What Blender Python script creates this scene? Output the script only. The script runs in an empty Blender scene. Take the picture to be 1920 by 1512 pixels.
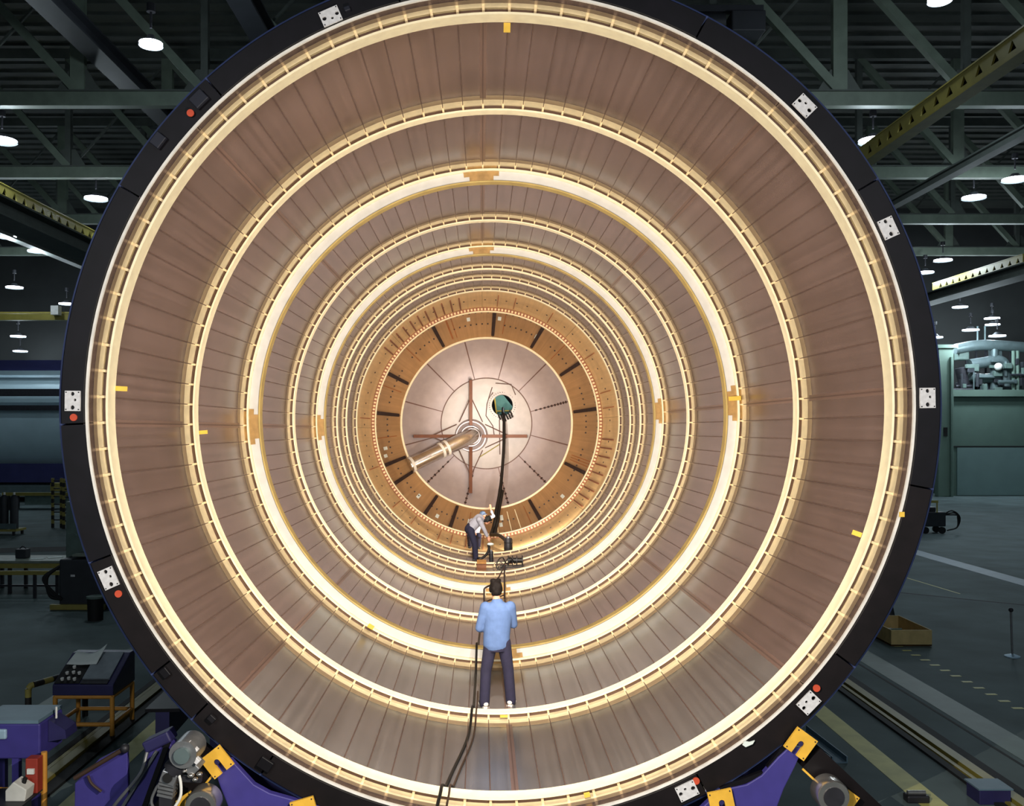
import bpy, math, random
from mathutils import Vector, Matrix
random.seed(7)
PI = math.pi
R = math.radians
C = bpy.context.scene.collection
scene = bpy.context.scene

# ------------------------------------------------------------------ camera, world, lights, exposure
F = 1740.0                       # focal length in pixels of a 1920 wide frame
VPX, VPY, CAMZ = 903.0, 806.0, 5.0
cam_d = bpy.data.cameras.new('camera')
cam_d.sensor_width = 36.0
cam_d.lens = 36.0 * F / 1920.0
cam_d.shift_x = (960 - VPX) / 1920.0
cam_d.shift_y = (VPY - 756) / 1920.0
cam_d.clip_end = 400
cam = bpy.data.objects.new('camera', cam_d)
cam.location = (0, 0, CAMZ)
cam.rotation_euler = (PI / 2, 0, 0)
C.objects.link(cam)
scene.camera = cam
vs = scene.view_settings
vs.view_transform = 'Standard'
vs.look = 'None'
vs.exposure = 0.0
vs.gamma = 1.0
vs.use_curve_mapping = False
scene.cycles.max_bounces = 8
scene.cycles.diffuse_bounces = 3
scene.cycles.glossy_bounces = 4
scene.cycles.sample_clamp_indirect = 6.0

w = bpy.data.worlds.new('hall_air')
scene.world = w
w.use_nodes = True
w.node_tree.nodes['Background'].inputs[0].default_value = (0.30, 0.42, 0.50, 1)
w.node_tree.nodes['Background'].inputs[1].default_value = 0.17

AX, AZ = 0.188, 5.24             # tank axis, runs along +Y
RS, RF, RM = 4.11, 4.0, 3.82     # skin, minor frame and major frame inner radii
Y0 = 9.25                        # tank mouth


def lamp(kind, name, loc, energy, color, **kw):
    d = bpy.data.lights.new(name, kind)
    d.energy = energy
    d.color = color
    for k, v in kw.items():
        setattr(d, k, v)
    o = bpy.data.objects.new(name, d)
    o.location = loc
    C.objects.link(o)
    return o


WARM = (1.0, 0.90, 0.76)
# the photographer's flashes, all fired away from the camera: one toward the mouth, then one in each bay on the tank axis
FLASH = ((5.0, 1450, 112, 0.7), (7.9, 1100, 140, 0.7), (10.7, 950, 140, 0.7), (14.3, 900, 140, 0.7), (17.0, 780, 140, 0.7), (20.0, 560, 140, 0.7), (21.9, 420, 140, 0.7), (23.9, 420, 140, 0.7), (26.6, 380, 140, 0.7), (28.9, 420, 150, 3.3))
for y, e, cone, dz in FLASH:
    o = lamp('SPOT', 'flash_lamp', (AX + (1.3 if dz > 3 else 0), y, AZ - dz), e, WARM, spot_size=R(cone), spot_blend=0.25, shadow_soft_size=0.0)
    o.rotation_euler = (PI / 2, 0, 0)
o = lamp('SPOT', 'added_dome_lamp', (AX, 30.6, AZ - 0.4), 600, WARM, spot_size=R(62), spot_blend=1.0, shadow_soft_size=0.0)  # unseen spot, added to brighten the middle of the dome
o.rotation_euler = (PI / 2 + R(3), 0, 0)
# two flood lamps of the photographer behind the camera, turned to the floor machinery
for x, tx in ((-5.0, -5.5), (5.0, 6.5)):
    o = lamp('AREA', 'flood_lamp', (x, -3.0, 7.5), 430, (0.95, 0.97, 1.0), size=1.2)
    o.rotation_euler = (Vector((x, -3.0, 7.5)) - Vector((tx, 11, 0.5))).to_track_quat('Z', 'Y').to_euler()


# ------------------------------------------------------------------ helpers
def lin(c):
    return tuple((v / 255 / 12.92) if v / 255 <= 0.04045 else (((v / 255) + 0.055) / 1.055) ** 2.4 for v in c) + (1.0,)


MATS = {}


def mat(name, col, rough=0.6, metal=0.0, var=0.12, scale=6.0, bump=0.0, emit=None, spec=0.5):
    m = bpy.data.materials.new(name)
    m.use_nodes = True
    nt = m.node_tree
    b = nt.nodes['Principled BSDF']
    b.inputs['Roughness'].default_value = rough
    b.inputs['Metallic'].default_value = metal
    b.inputs['Specular IOR Level'].default_value = spec
    c = lin(col)
    if emit:
        b.inputs['Base Color'].default_value = c
        b.inputs['Emission Color'].default_value = c
        b.inputs['Emission Strength'].default_value = emit
    else:
        tc = nt.nodes.new('ShaderNodeTexCoord')
        no = nt.nodes.new('ShaderNodeTexNoise')
        no.inputs['Scale'].default_value = scale
        no.inputs['Detail'].default_value = 5
        nt.links.new(tc.outputs['Object'], no.inputs['Vector'])
        rp = nt.nodes.new('ShaderNodeValToRGB')
        rp.color_ramp.elements[0].position = 0.3
        rp.color_ramp.elements[1].position = 0.7
        rp.color_ramp.elements[0].color = tuple(v * (1 - var) for v in c[:3]) + (1,)
        rp.color_ramp.elements[1].color = tuple(min(1, v * (1 + var)) for v in c[:3]) + (1,)
        nt.links.new(no.outputs['Fac'], rp.inputs['Fac'])
        nt.links.new(rp.outputs['Color'], b.inputs['Base Color'])
        if bump:
            bp = nt.nodes.new('ShaderNodeBump')
            bp.inputs['Strength'].default_value = bump
            bp.inputs['Distance'].default_value = 0.01
            nt.links.new(no.outputs['Fac'], bp.inputs['Height'])
            nt.links.new(bp.outputs['Normal'], b.inputs['Normal'])
    MATS[name] = m
    return m


def skin_mat(name, col, rough, metal, streak=0.22):
    """milled sheet: streaks that run along the tank, soft mottling, a tint per panel"""
    m = bpy.data.materials.new(name)
    m.use_nodes = True
    nt = m.node_tree
    L = nt.links.new
    N = nt.nodes.new
    b = nt.nodes['Principled BSDF']
    b.inputs['Roughness'].default_value = rough
    b.inputs['Metallic'].default_value = metal
    tc = N('ShaderNodeTexCoord')
    sx = N('ShaderNodeSeparateXYZ')
    L(tc.outputs['Object'], sx.inputs[0])
    at = N('ShaderNodeMath'); at.operation = 'ARCTAN2'
    L(sx.outputs['X'], at.inputs[0]); L(sx.outputs['Z'], at.inputs[1])
    an = N('ShaderNodeMath'); an.operation = 'MULTIPLY'; an.inputs[1].default_value = 60
    L(at.outputs[0], an.inputs[0])
    ys = N('ShaderNodeMath'); ys.operation = 'MULTIPLY'; ys.inputs[1].default_value = 0.25
    L(sx.outputs['Y'], ys.inputs[0])
    oi = N('ShaderNodeObjectInfo')
    rz = N('ShaderNodeMath'); rz.operation = 'MULTIPLY'; rz.inputs[1].default_value = 40
    L(oi.outputs['Random'], rz.inputs[0])
    cb = N('ShaderNodeCombineXYZ')
    L(an.outputs[0], cb.inputs[0]); L(ys.outputs[0], cb.inputs[1]); L(rz.outputs[0], cb.inputs[2])
    n1 = N('ShaderNodeTexNoise'); n1.inputs['Scale'].default_value = 1.0; n1.inputs['Detail'].default_value = 4
    L(cb.outputs[0], n1.inputs['Vector'])
    n2 = N('ShaderNodeTexNoise'); n2.inputs['Scale'].default_value = 1.6; n2.inputs['Detail'].default_value = 6
    L(tc.outputs['Object'], n2.inputs['Vector'])
    m1 = N('ShaderNodeMapRange'); m1.inputs[1].default_value = 0.25; m1.inputs[2].default_value = 0.75
    m1.inputs[3].default_value = 1 - streak; m1.inputs[4].default_value = 1 + streak
    L(n1.outputs['Fac'], m1.inputs[0])
    m2 = N('ShaderNodeMapRange'); m2.inputs[1].default_value = 0.25; m2.inputs[2].default_value = 0.75
    m2.inputs[3].default_value = 0.88; m2.inputs[4].default_value = 1.12
    L(n2.outputs['Fac'], m2.inputs[0])
    m3 = N('ShaderNodeMapRange'); m3.inputs[3].default_value = 0.9; m3.inputs[4].default_value = 1.1
    L(oi.outputs['Random'], m3.inputs[0])
    p1 = N('ShaderNodeMath'); p1.operation = 'MULTIPLY'
    L(m1.outputs[0], p1.inputs[0]); L(m2.outputs[0], p1.inputs[1])
    p2 = N('ShaderNodeMath'); p2.operation = 'MULTIPLY'
    L(p1.outputs[0], p2.inputs[0]); L(m3.outputs[0], p2.inputs[1])
    vm = N('ShaderNodeVectorMath'); vm.operation = 'SCALE'
    vm.inputs[0].default_value = lin(col)[:3]
    L(p2.outputs[0], vm.inputs['Scale'])
    L(vm.outputs[0], b.inputs['Base Color'])
    MATS[name] = m
    return m


mat('floor', (100, 115, 116), 0.8, 0, 0.22, 0.7, 0.1, spec=0.15)
mat('stripe_yellow', (200, 196, 112), 0.6, 0, 0.15, 3)
mat('stripe_pale', (82, 104, 94), 0.6, 0, 0.12, 3)
mat('stripe_blue', (96, 122, 138), 0.6, 0, 0.12, 3)
mat('joint', (24, 26, 28), 0.8)
mat('roof', (82, 85, 80), 0.8, 0, 0.15, 0.5)
mat('wall', (44, 46, 46), 0.8, 0, 0.15, 0.4)
mat('truss', (96, 108, 96), 0.6, 0, 0.15, 2)
mat('truss_dark', (68, 74, 70), 0.7, 0, 0.15, 2)
mat('girder_dark', (36, 38, 44), 0.6, 0, 0.15, 2)
mat('crane_yellow', (134, 124, 54), 0.55, 0, 0.15, 2)
mat('lamp_shade', (60, 64, 68), 0.5, 0.3)
mat('lamp_light', (236, 240, 255), 0.5, emit=14.0)
mat('black_paint', (11, 9, 15), 0.5, 0, 0.3, 5, spec=0.3)
mat('black_brown', (18, 13, 15), 0.5, 0, 0.3, 5, spec=0.3)
mat('fitting', (26, 28, 40), 0.5, 0.2)
mat('black_edge', (66, 78, 122), 0.3, 0.3, 0.15, 5)  # blue sheen of the ring's outer edge, painted as its colour
mat('rubber', (14, 13, 14), 0.5, 0, 0.1)
mat('white_plate', (205, 205, 208), 0.5, 0, 0.12, 30)
mat('hole_black', (8, 8, 9), 0.7)
mat('orange_dot', (190, 72, 44), 0.6)
mat('tag_yellow', (225, 185, 70), 0.6)
skin_mat('skin', (119, 103, 102), 0.26, 0.6)
skin_mat('skin_grey', (126, 124, 126), 0.27, 0.6)
skin_mat('skin_gold', (202, 170, 118), 0.42, 0.35, 0.12)
skin_mat('gore_gold', (174, 138, 98), 0.42, 0.35, 0.12)
skin_mat('weld', (126, 103, 96), 0.36, 0.5, 0.1)
mat('lip', (225, 222, 216), 0.5, 0.0)
mat('web', (104, 78, 66), 0.5, 0.2, 0.1, 5)
mat('halo_pale', (244, 230, 194), 0.34, 0.4, 0.08, 8)  # bright halo beside the frames, put into a pale colour
mat('halo_strip', (172, 154, 132), 0.3, 0.55, 0.08, 8)  # mid tone of the painted halo, between skin and pale strip
mat('web_white', (206, 204, 200), 0.5, 0.0, 0.07, 5)
mat('flange', (250, 236, 200), 0.45, 0.0, 0.07, 9)
mat('flange_olive', (190, 165, 100), 0.45, 0.1, 0.2, 3)
mat('post', (240, 215, 170), 0.45, 0.0)
mat('stringer', (100, 80, 74), 0.45, 0.4)  # dark colour stands in for shadow the ribs do not cast
mat('splice', (172, 136, 84), 0.5, 0.3, 0.2, 10)
mat('gold_web', (150, 95, 70), 0.5, 0.3, 0.2, 10)
mat('dark_bar', (40, 24, 22), 0.6)
mat('tick', (112, 62, 32), 0.6)
mat('gold_line', (150, 88, 44), 0.6)
mat('silver', (172, 162, 166), 0.42, 0.35, 0.07, 3)
mat('silver_cap', (178, 171, 170), 0.5, 0.3, 0.08, 3)
mat('seam', (104, 78, 72), 0.6)
mat('seam_dark', (48, 32, 30), 0.6)
mat('chrome', (205, 200, 195), 0.22, 0.9, 0.1, 8)
mat('vane', (98, 50, 18), 0.5, 0.2, 0.15, 6)
mat('teal', (84, 138, 130), 0.6)
mat('skin_tone', (196, 140, 112), 0.6)
mat('hair', (16, 9, 7), 0.8, 0, 0.3, 40, 0.3, spec=0.2)
mat('shirt_blue', (78, 101, 144), 0.85, 0, 0.1, 12, 0.2)
mat('jeans', (30, 27, 52), 0.85, 0, 0.15, 20, 0.2)
mat('shirt_white', (160, 160, 174), 0.85, 0, 0.06, 12)
mat('navy', (30, 30, 56), 0.85, 0, 0.12, 20)
mat('cap_blue', (92, 112, 144), 0.8)
mat('shoe', (44, 44, 50), 0.6)
mat('shoe_white', (214, 208, 200), 0.6)
mat('wood', (168, 120, 62), 0.7, 0, 0.18, 8)
mat('old_cable', (58, 40, 30), 0.6)
mat('wood_brown', (120, 78, 52), 0.7, 0, 0.18, 8)
mat('crate', (196, 174, 118), 0.7, 0, 0.15, 5)
mat('steel', (140, 142, 145), 0.4, 0.7, 0.15, 10)
mat('dark_steel', (48, 48, 54), 0.5, 0.4, 0.2, 8)
mat('pale_base', (160, 190, 210), 0.5, 0.2)
mat('blue_paint', (60, 54, 128), 0.5, 0, 0.1, 5)
mat('blue_dark', (40, 38, 84), 0.5, 0, 0.15, 5)
mat('yellow_paint', (226, 176, 62), 0.5, 0, 0.1, 8)
mat('orange_pipe', (200, 140, 56), 0.5, 0, 0.1, 8)
mat('warn_black', (34, 32, 30), 0.6)
mat('warn_yellow', (150, 140, 70), 0.6)
mat('paper', (215, 225, 222), 0.8, 0, 0.04)
mat('glass_panel', (150, 162, 170), 0.25, 0.2)
mat('white_knob', (220, 220, 215), 0.5)
mat('red_box', (150, 50, 36), 0.6)
mat('machine_green', (92, 112, 106), 0.6, 0, 0.15, 4)
mat('machine_dark', (40, 44, 50), 0.6, 0, 0.2, 4)
mat('bench_top', (120, 130, 120), 0.6, 0, 0.15, 4)
mat('booth', (92, 116, 106), 0.7, 0, 0.06, 1)
mat('booth_door', (116, 142, 140), 0.7, 0, 0.05, 1)
mat('booth_trim', (104, 128, 116), 0.7, 0, 0.05, 1)
mat('duct', (100, 116, 118), 0.45, 0.4, 0.12, 3)
mat('barrel', (170, 196, 206), 0.45, 0.1, 0.08, 0.6)
mat('barrel_dark', (44, 46, 92), 0.5, 0.1, 0.1, 1)
mat('bucket_white', (214, 214, 206), 0.6)
M = MATS


def wl(o):
    v = Vector((0, 0, 0))
    while o is not None:
        v += o.location
        o = o.parent
    return v


class MB:
    def __init__(s):
        s.v, s.f = [], []

    def add(s, vs_, fs_):
        n = len(s.v)
        s.v += [Vector(a) for a in vs_]
        s.f += [tuple(i + n for i in q) for q in fs_]
        return s

    def box(s, c, d, mtx=None):
        hx, hy, hz = d[0] / 2, d[1] / 2, d[2] / 2
        P = [Vector((x, y, z)) for x in (-hx, hx) for y in (-hy, hy) for z in (-hz, hz)]
        if mtx is not None:
            P = [mtx @ p for p in P]
        c = Vector(c)
        return s.add([p + c for p in P], [(0, 1, 3, 2), (4, 6, 7, 5), (0, 4, 5, 1), (2, 3, 7, 6), (0, 2, 6, 4), (1, 5, 7, 3)])

    def bar(s, p, q, a, b=None, up=(0, 0, 1)):
        b = a if b is None else b
        p, q = Vector(p), Vector(q)
        d = (q - p).normalized()
        u = Vector(up)
        if abs(d.dot(u)) > 0.98:
            u = Vector((1, 0, 0)) if abs(d.x) < 0.9 else Vector((0, 1, 0))
        x = d.cross(u).normalized()
        z = x.cross(d)
        P = []
        for e in (p, q):
            for i, j in ((-1, -1), (1, -1), (1, 1), (-1, 1)):
                P.append(e + x * i * a / 2 + z * j * b / 2)
        return s.add(P, [(3, 2, 1, 0), (4, 5, 6, 7), (0, 1, 5, 4), (1, 2, 6, 5), (2, 3, 7, 6), (3, 0, 4, 7)])

    def tube(s, pts, r, n=10, cap=True):
        pts = [Vector(p) for p in pts]
        k = len(pts)
        rr = r if isinstance(r, (list, tuple)) else [r] * k
        t0 = (pts[1] - pts[0]).normalized()
        x = t0.orthogonal().normalized()
        P, Q = [], []
        for i in range(k):
            t = (pts[min(i + 1, k - 1)] - pts[max(i - 1, 0)]).normalized()
            x = (x - t * x.dot(t)).normalized()
            y = t.cross(x)
            ra = rr[i]
            ra = ra if isinstance(ra, (list, tuple)) else (ra, ra)
            for j in range(n):
                a = 2 * PI * j / n
                P.append(pts[i] + x * math.cos(a) * ra[0] + y * math.sin(a) * ra[1])
        for i in range(k - 1):
            for j in range(n):
                Q.append((i * n + j, i * n + (j + 1) % n, (i + 1) * n + (j + 1) % n, (i + 1) * n + j))
        if cap:
            Q.append(tuple(range(n - 1, -1, -1)))
            Q.append(tuple((k - 1) * n + j for j in range(n)))
        return s.add(P, Q)

    def rings(s, secs, n=16):
        """stacked horizontal ellipses: (x, y, z, rx, ry)"""
        P, Q = [], []
        for (x, y, z, a, b) in secs:
            for j in range(n):
                t = 2 * PI * j / n
                P.append((x + a * math.cos(t), y + b * math.sin(t), z))
        k = len(secs)
        for i in range(k - 1):
            for j in range(n):
                Q.append((i * n + j, i * n + (j + 1) % n, (i + 1) * n + (j + 1) % n, (i + 1) * n + j))
        Q.append(tuple(range(n - 1, -1, -1)))
        Q.append(tuple((k - 1) * n + j for j in range(n)))
        return s.add(P, Q)

    def ball(s, c, r, n=12, m=8):
        c = Vector(c)
        r = r if isinstance(r, (list, tuple)) else (r, r, r)
        P, Q = [c + Vector((0, 0, r[2]))], []
        for i in range(1, m):
            t = PI * i / m
            for j in range(n):
                a = 2 * PI * j / n
                P.append(c + Vector((r[0] * math.sin(t) * math.cos(a), r[1] * math.sin(t) * math.sin(a), r[2] * math.cos(t))))
        P.append(c - Vector((0, 0, r[2])))
        for j in range(n):
            Q.append((0, 1 + j, 1 + (j + 1) % n))
            b = 1 + (m - 2) * n
            Q.append((b + (j + 1) % n, b + j, len(P) - 1))
        for i in range(m - 2):
            for j in range(n):
                a = 1 + i * n
                Q.append((a + j, a + n + j, a + n + (j + 1) % n, a + (j + 1) % n))
        return s.add(P, Q)

    def lathe(s, prof, a0=0.0, a1=360.0, n=192, loop=True, c=(0, 0, 0)):
        """profile (radius, y) turned about the Y axis; angles counter-clockwise from +X as the camera sees it"""
        full = abs(a1 - a0) >= 359.9
        k = len(prof)
        P, Q = [], []
        cols = n if full else n + 1
        for j in range(cols):
            a = R(a0 + (a1 - a0) * j / n)
            for (r, y) in prof:
                P.append((c[0] + r * math.cos(a), c[1] + y, c[2] + r * math.sin(a)))
        for j in range(n):
            j2 = (j + 1) % cols
            for i in range(k if loop else k - 1):
                i2 = (i + 1) % k
                Q.append((j * k + i, j2 * k + i, j2 * k + i2, j * k + i2))
        if not full and loop:
            Q.append(tuple(range(k)))
            Q.append(tuple((cols - 1) * k + i for i in range(k - 1, -1, -1)))
        return s.add(P, Q)

    def prism(s, out, y0, y1):
        """outline in X,Z pushed from y0 to y1"""
        n = len(out)
        P = [(x, y0, z) for x, z in out] + [(x, y1, z) for x, z in out]
        Q = [tuple(range(n)), tuple(range(2 * n - 1, n - 1, -1))]
        Q += [(i, n + i, n + (i + 1) % n, (i + 1) % n) for i in range(n)]
        return s.add(P, Q)

    def mesh(s, name, m, off=Vector((0, 0, 0)), smooth=False):
        me = bpy.data.meshes.new(name)
        me.from_pydata([v - off for v in s.v], [], s.f)
        import bmesh
        bm = bmesh.new()
        bm.from_mesh(me)
        bmesh.ops.recalc_face_normals(bm, faces=bm.faces)
        bm.to_mesh(me)
        bm.free()
        me.materials.append(m)
        if smooth:
            me.shade_smooth()
            me.set_sharp_from_angle(angle=R(40))
        me.update()
        return me

    def build(s, name, m, parent=None, smooth=False, bev=0.0):
        off = wl(parent) if parent else Vector((0, 0, 0))
        o = bpy.data.objects.new(name, None if not s.v else s.mesh(name, m, off, smooth))
        C.objects.link(o)
        if parent:
            o.parent = parent
        if bev:
            b = o.modifiers.new('bevel', 'BEVEL')
            b.width = bev
            b.segments = 2
            b.limit_method = 'ANGLE'
        return o


def inst(me, name, parent, loc=(0, 0, 0), rot=(0, 0, 0)):
    o = bpy.data.objects.new(name, me)
    C.objects.link(o)
    o.parent = parent
    o.location = loc
    o.rotation_euler = rot
    return o


def tag(o, label, cat, group=None, kind=None):
    o['label'] = label
    o['category'] = cat
    if group:
        o['group'] = group
    if kind:
        o['kind'] = kind
    return o


def thing(name, label, cat, loc, group=None):
    o = bpy.data.objects.new(name, None)
    C.objects.link(o)
    o.location = loc
    o.empty_display_size = 0.1
    return tag(o, label, cat, group)


def struct(o):
    o['kind'] = 'structure'
    return o


def copy_tree(o, parent=None):
    c = o.copy()
    C.objects.link(c)
    if parent:
        c.parent = parent
    for ch in [x for x in o.children]:
        copy_tree(ch, c)
    return c


def plate_mesh(name, outline, holes, thick, m):
    """flat sheet in XZ with real holes"""
    cu = bpy.data.curves.new(name, 'CURVE')
    cu.dimensions = '2D'
    cu.fill_mode = 'BOTH'
    cu.extrude = thick / 2
    for loop in [outline] + holes:
        spn = cu.splines.new('POLY')
        spn.points.add(len(loop) - 1)
        for i, (x, z) in enumerate(loop):
            spn.points[i].co = (x, z, 0, 1)
        spn.use_cyclic_u = True
    t = bpy.data.objects.new(name, cu)
    C.objects.link(t)
    dg = bpy.context.evaluated_depsgraph_get()
    me = bpy.data.meshes.new_from_object(t.evaluated_get(dg))
    bpy.data.objects.remove(t)
    me.name = name
    me.transform(Matrix.Rotation(PI / 2, 4, 'X'))
    me.materials.clear()
    me.materials.append(m)
    return me


def circ(x, z, r, n=10):
    return [(x + r * math.cos(2 * PI * i / n), z + r * math.sin(2 * PI * i / n)) for i in range(n)]


def at(px, py, Y):
    return Vector(((px - VPX) / F * Y, Y, CAMZ - (py - VPY) / F * Y))


def fl(px, py):
    """point of the floor"""
    Y = F * CAMZ / (py - VPY)
    return Vector(((px - VPX) / F * Y, Y, 0))


def pol(r, deg, y=0.0):
    return Vector((AX + r * math.cos(R(deg)), y, AZ + r * math.sin(R(deg))))


def spline(pts, n=8):
    """smooth path through points"""
    pts = [Vector(p) for p in pts]
    P = [pts[0] * 2 - pts[1]] + pts + [pts[-1] * 2 - pts[-2]]
    out = []
    for i in range(1, len(P) - 2):
        a, b, c, d = P[i - 1], P[i], P[i + 1], P[i + 2]
        for k in range(n):
            t = k / n
            out.append(0.5 * ((2 * b) + (c - a) * t + (2 * a - 5 * b + 4 * c - d) * t * t + (3 * b - a - 3 * c + d) * t ** 3))
    out.append(pts[-1])
    return out


# ------------------------------------------------------------------ the hall (setting)
struct(MB().box((0, 40, -0.1), (150, 130, 0.2)).build('floor', M['floor']))
roof = struct(MB().box((0, 55, 25.15), (150, 90, 0.3)).build('ceiling', M['roof']))
for i in range(48):
    MB().box((0, 24 + i * 1.2, 24.93), (150, 0.08, 0.16)).build('purlin', M['truss_dark'], roof)
struct(MB().box((0, 84, 12.5), (150, 0.4, 25)).build('wall_back', M['wall']))
struct(MB().box((-74, 40, 12.5), (0.4, 130, 25)).build('wall_left', M['wall']))
struct(MB().box((74, 40, 12.5), (0.4, 130, 25)).build('wall_right', M['wall']))
k = 0


def stripe(p, q, wd, m, h=0.004):
    global k
    k += 1
    return struct(MB().bar(Vector(p) + Vector((0, 0, h / 2)), Vector(q) + Vector((0, 0, h / 2)), wd, h).build('trim_%d' % k, m))


stripe((6.02, 4, 0), (6.02, 34, 0), 0.36, M['stripe_yellow'])
stripe((8.45, 4, 0), (8.45, 40, 0), 0.55, M['stripe_pale'])
stripe((8.05, 4, 0), (8.05, 40, 0), 0.05, M['joint'])
stripe((17.7, 4, 0), (17.7, 80, 0), 0.75, M['stripe_blue'])
stripe(fl(1600, 1103), fl(1990, 1142), 0.12, M['joint'])
stripe(fl(1680, 1078), fl(1800, 1114), 0.05, M['stripe_yellow'])
stripe((-7.9, 4, 0), (-7.9, 40, 0), 0.3, M['stripe_pale'])
stripe((-5.45, 4, 0), (-5.45, 34, 0), 0.34, M['stripe_yellow'])
stripe((-12.5, 40, 0), (-40, 34, 0), 1.6, M['joint'])
k += 1
dots = struct(MB().box((9.62, 16.65, 0.002), (0.2, 0.09, 0.004)).build('trim_%d' % k, M['stripe_yellow']))
for i in range(1, 12):
    k += 1
    struct(MB().box((9.62, 16.65 + i * 0.435, 0.002), (0.2, 0.09, 0.004)).build('trim_%d' % k, M['stripe_yellow']))


def rail_track(x, label):
    t = thing('floor_rail_track', label, 'rail', (x, 20, 0), 'floor rails of the transporter')
    MB().box((x - 0.22, 20, 0.02), (0.12, 34, 0.04)).build('side_strip', M['joint'], t)
    MB().box((x + 0.26, 20, 0.02), (0.2, 34, 0.04)).build('side_strip', M['joint'], t)
    MB().box((x + 0.06, 20, 0.04), (0.16, 34, 0.08)).build('rail', M['crane_yellow'], t)
    MB().box((x - 0.1, 20, 0.025), (0.07, 34, 0.05)).build('rail', M['crane_yellow'], t)


rail_track(7.1, 'olive steel rail track let into the floor, right of the tank')
rail_track(-6.25, 'olive steel rail track let into the floor, left of the tank')

# roof trusses
words = ['nearest', 'second nearest', 'third from the front', 'farthest']
for i, y in enumerate((36.6, 47.0, 57.4, 67.8)):
    t = thing('roof_truss', 'green steel roof truss spanning the hall, %s of four' % words[i], 'truss', (0, y, 18), 'roof trusses')
    MB().box((0, y, 18), (130, 0.4, 0.55)).build('bottom_chord', M['truss'], t)
    MB().box((0, y, 18.3), (130, 0.55, 0.06)).build('chord_cap', M['truss_dark'], t)
    MB().box((0, y, 24), (130, 0.35, 0.5)).build('top_chord', M['truss_dark'], t)
    xs = [14.1 + 5 * j for j in range(-13, 10)]
    for j, x in enumerate(xs):
        wv = 0.55 if j % 2 else 0.28
        MB().box((x, y, 21), (wv, 0.28, 5.5)).build('post', M['truss'] if j % 2 else M['truss_dark'], t)
        MB().prism([(x - 0.9, 18.3), (x + 0.9, 18.3), (x + 0.35, 19.2), (x - 0.35, 19.2)], y - 0.03, y + 0.03).build('gusset', M['truss_dark'], t)
        if j + 1 < len(xs):
            a, b = (x, x + 5) if x >= 0 else (x + 5, x)
            if x >= 0:
                a, b = x + 5, x
            MB().bar((a, y, 18.3), (b, y, 23.8), 0.34, 0.3, (0, 1, 0)).build('brace', M['truss'], t)
            if j % 2 == 0:
                MB().bar((b, y + 0.2, 18.3), (a, y + 0.2, 23.8), 0.1, 0.1, (0, 1, 0)).build('brace', M['truss_dark'], t)


def ibeam(name, label, cat, x, z, y0, y1, wd, h, m, group=None):
    t = thing(name, label, cat, (x, (y0 + y1) / 2, z), group)
    L = y1 - y0
    MB().box((x, (y0 + y1) / 2, z + h / 2 - 0.04), (wd, L, 0.08)).build('flange', m, t)
    MB().box((x, (y0 + y1) / 2, z - h / 2 + 0.04), (wd, L, 0.08)).build('flange', m, t)
    MB().box((x, (y0 + y1) / 2, z), (wd * 0.3, L, h - 0.16)).build('web', m, t)
    return t


ibeam('roof_beam', 'thick dark beam running lengthwise under the roof at upper left', 'beam', -14.4, 19.3, 26, 60, 0.85, 0.7, M['girder_dark'], 'lengthwise beams')
ibeam('roof_beam', 'dark beam running lengthwise just left above the tank rim', 'beam', -7.9, 19.3, 26, 60, 0.8, 0.7, M['girder_dark'], 'lengthwise beams')
ibeam('roof_beam', 'thin green beam running lengthwise at far right below the trusses', 'beam', 21.9, 17.0, 28, 70, 0.5, 0.4, M['truss_dark'], 'lengthwise beams')
ibeam('roof_beam', 'green beam running lengthwise at the far left edge', 'beam', -29, 17.0, 28, 70, 0.6, 0.5, M['truss_dark'], 'lengthwise beams')


def crane_girder(label, x, z, y0, y1, s=1):
    """yellow girder with a row of triangular openings in its side"""
    t = thing('crane_girder', label, 'girder', (x, (y0 + y1) / 2, z - 0.7), 'yellow crane girders')
    L = y1 - y0
    holes = []
    n = int(L / 0.85)
    for i in range(n):
        c = -L / 2 + 0.5 + i * 0.85
        holes.append([(c - 0.2, -0.13), (c + 0.2, -0.13), (c, 0.17)])
    me = plate_mesh('side_web', [(-L / 2, -0.28), (L / 2, -0.28), (L / 2, 0.28), (-L / 2, 0.28)], holes, 0.06, M['crane_yellow'])
    o = inst(me, 'side_web', t, (-s * 0.2, 0, 0.7), (0, 0, PI / 2))
    MB().box((x, (y0 + y1) / 2, z + 0.31), (0.5, L, 0.05)).build('flange', M['crane_yellow'], t)
    MB().box((x, (y0 + y1) / 2, z - 0.31), (0.5, L, 0.05)).build('flange', M['crane_yellow'], t)
    MB().box((x + s * 0.2, (y0 + y1) / 2, z), (0.04, L, 0.56)).build('back_web', M['girder_dark'], t)
    return t


crane_girder('yellow crane girder with triangular openings, upper right of the tank', 14.75, 15.5, 21.5, 37.5, 1)
crane_girder('yellow crane girder with triangular openings, left of the tank', -20.3, 15.0, 36, 50, -1)
crane_girder('yellow crane girder far away at right above the equipment', 32.3, 15.1, 55, 66, 1)
ibeam('crane_runway', 'broad grey green runway beam below the left yellow crane girder', 'beam', -19.9, 14.0, 33, 60, 1.5, 0.8, M['truss_dark'])
ibeam('crane_runway', 'broad grey green runway beam below the right far crane girder', 'beam', 31.5, 14.2, 52, 75, 1.3, 0.7, M['truss_dark'])
t = thing('crane_bridge', 'olive crane bridge with a bright hoist crossing at left behind the tank rim', 'crane', (-32, 62, 12.9))
MB().box((-32, 62, 12.5), (26, 0.5, 0.4)).build('bridge_beam', M['crane_yellow'], t)
MB().box((-32, 62, 12.8), (26, 0.3, 0.12)).build('top_rail', M['warn_yellow'], t)
MB().box((-28.2, 61.5, 12.9), (0.5, 0.5, 0.6)).build('hoist', M['white_knob'], t)
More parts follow.
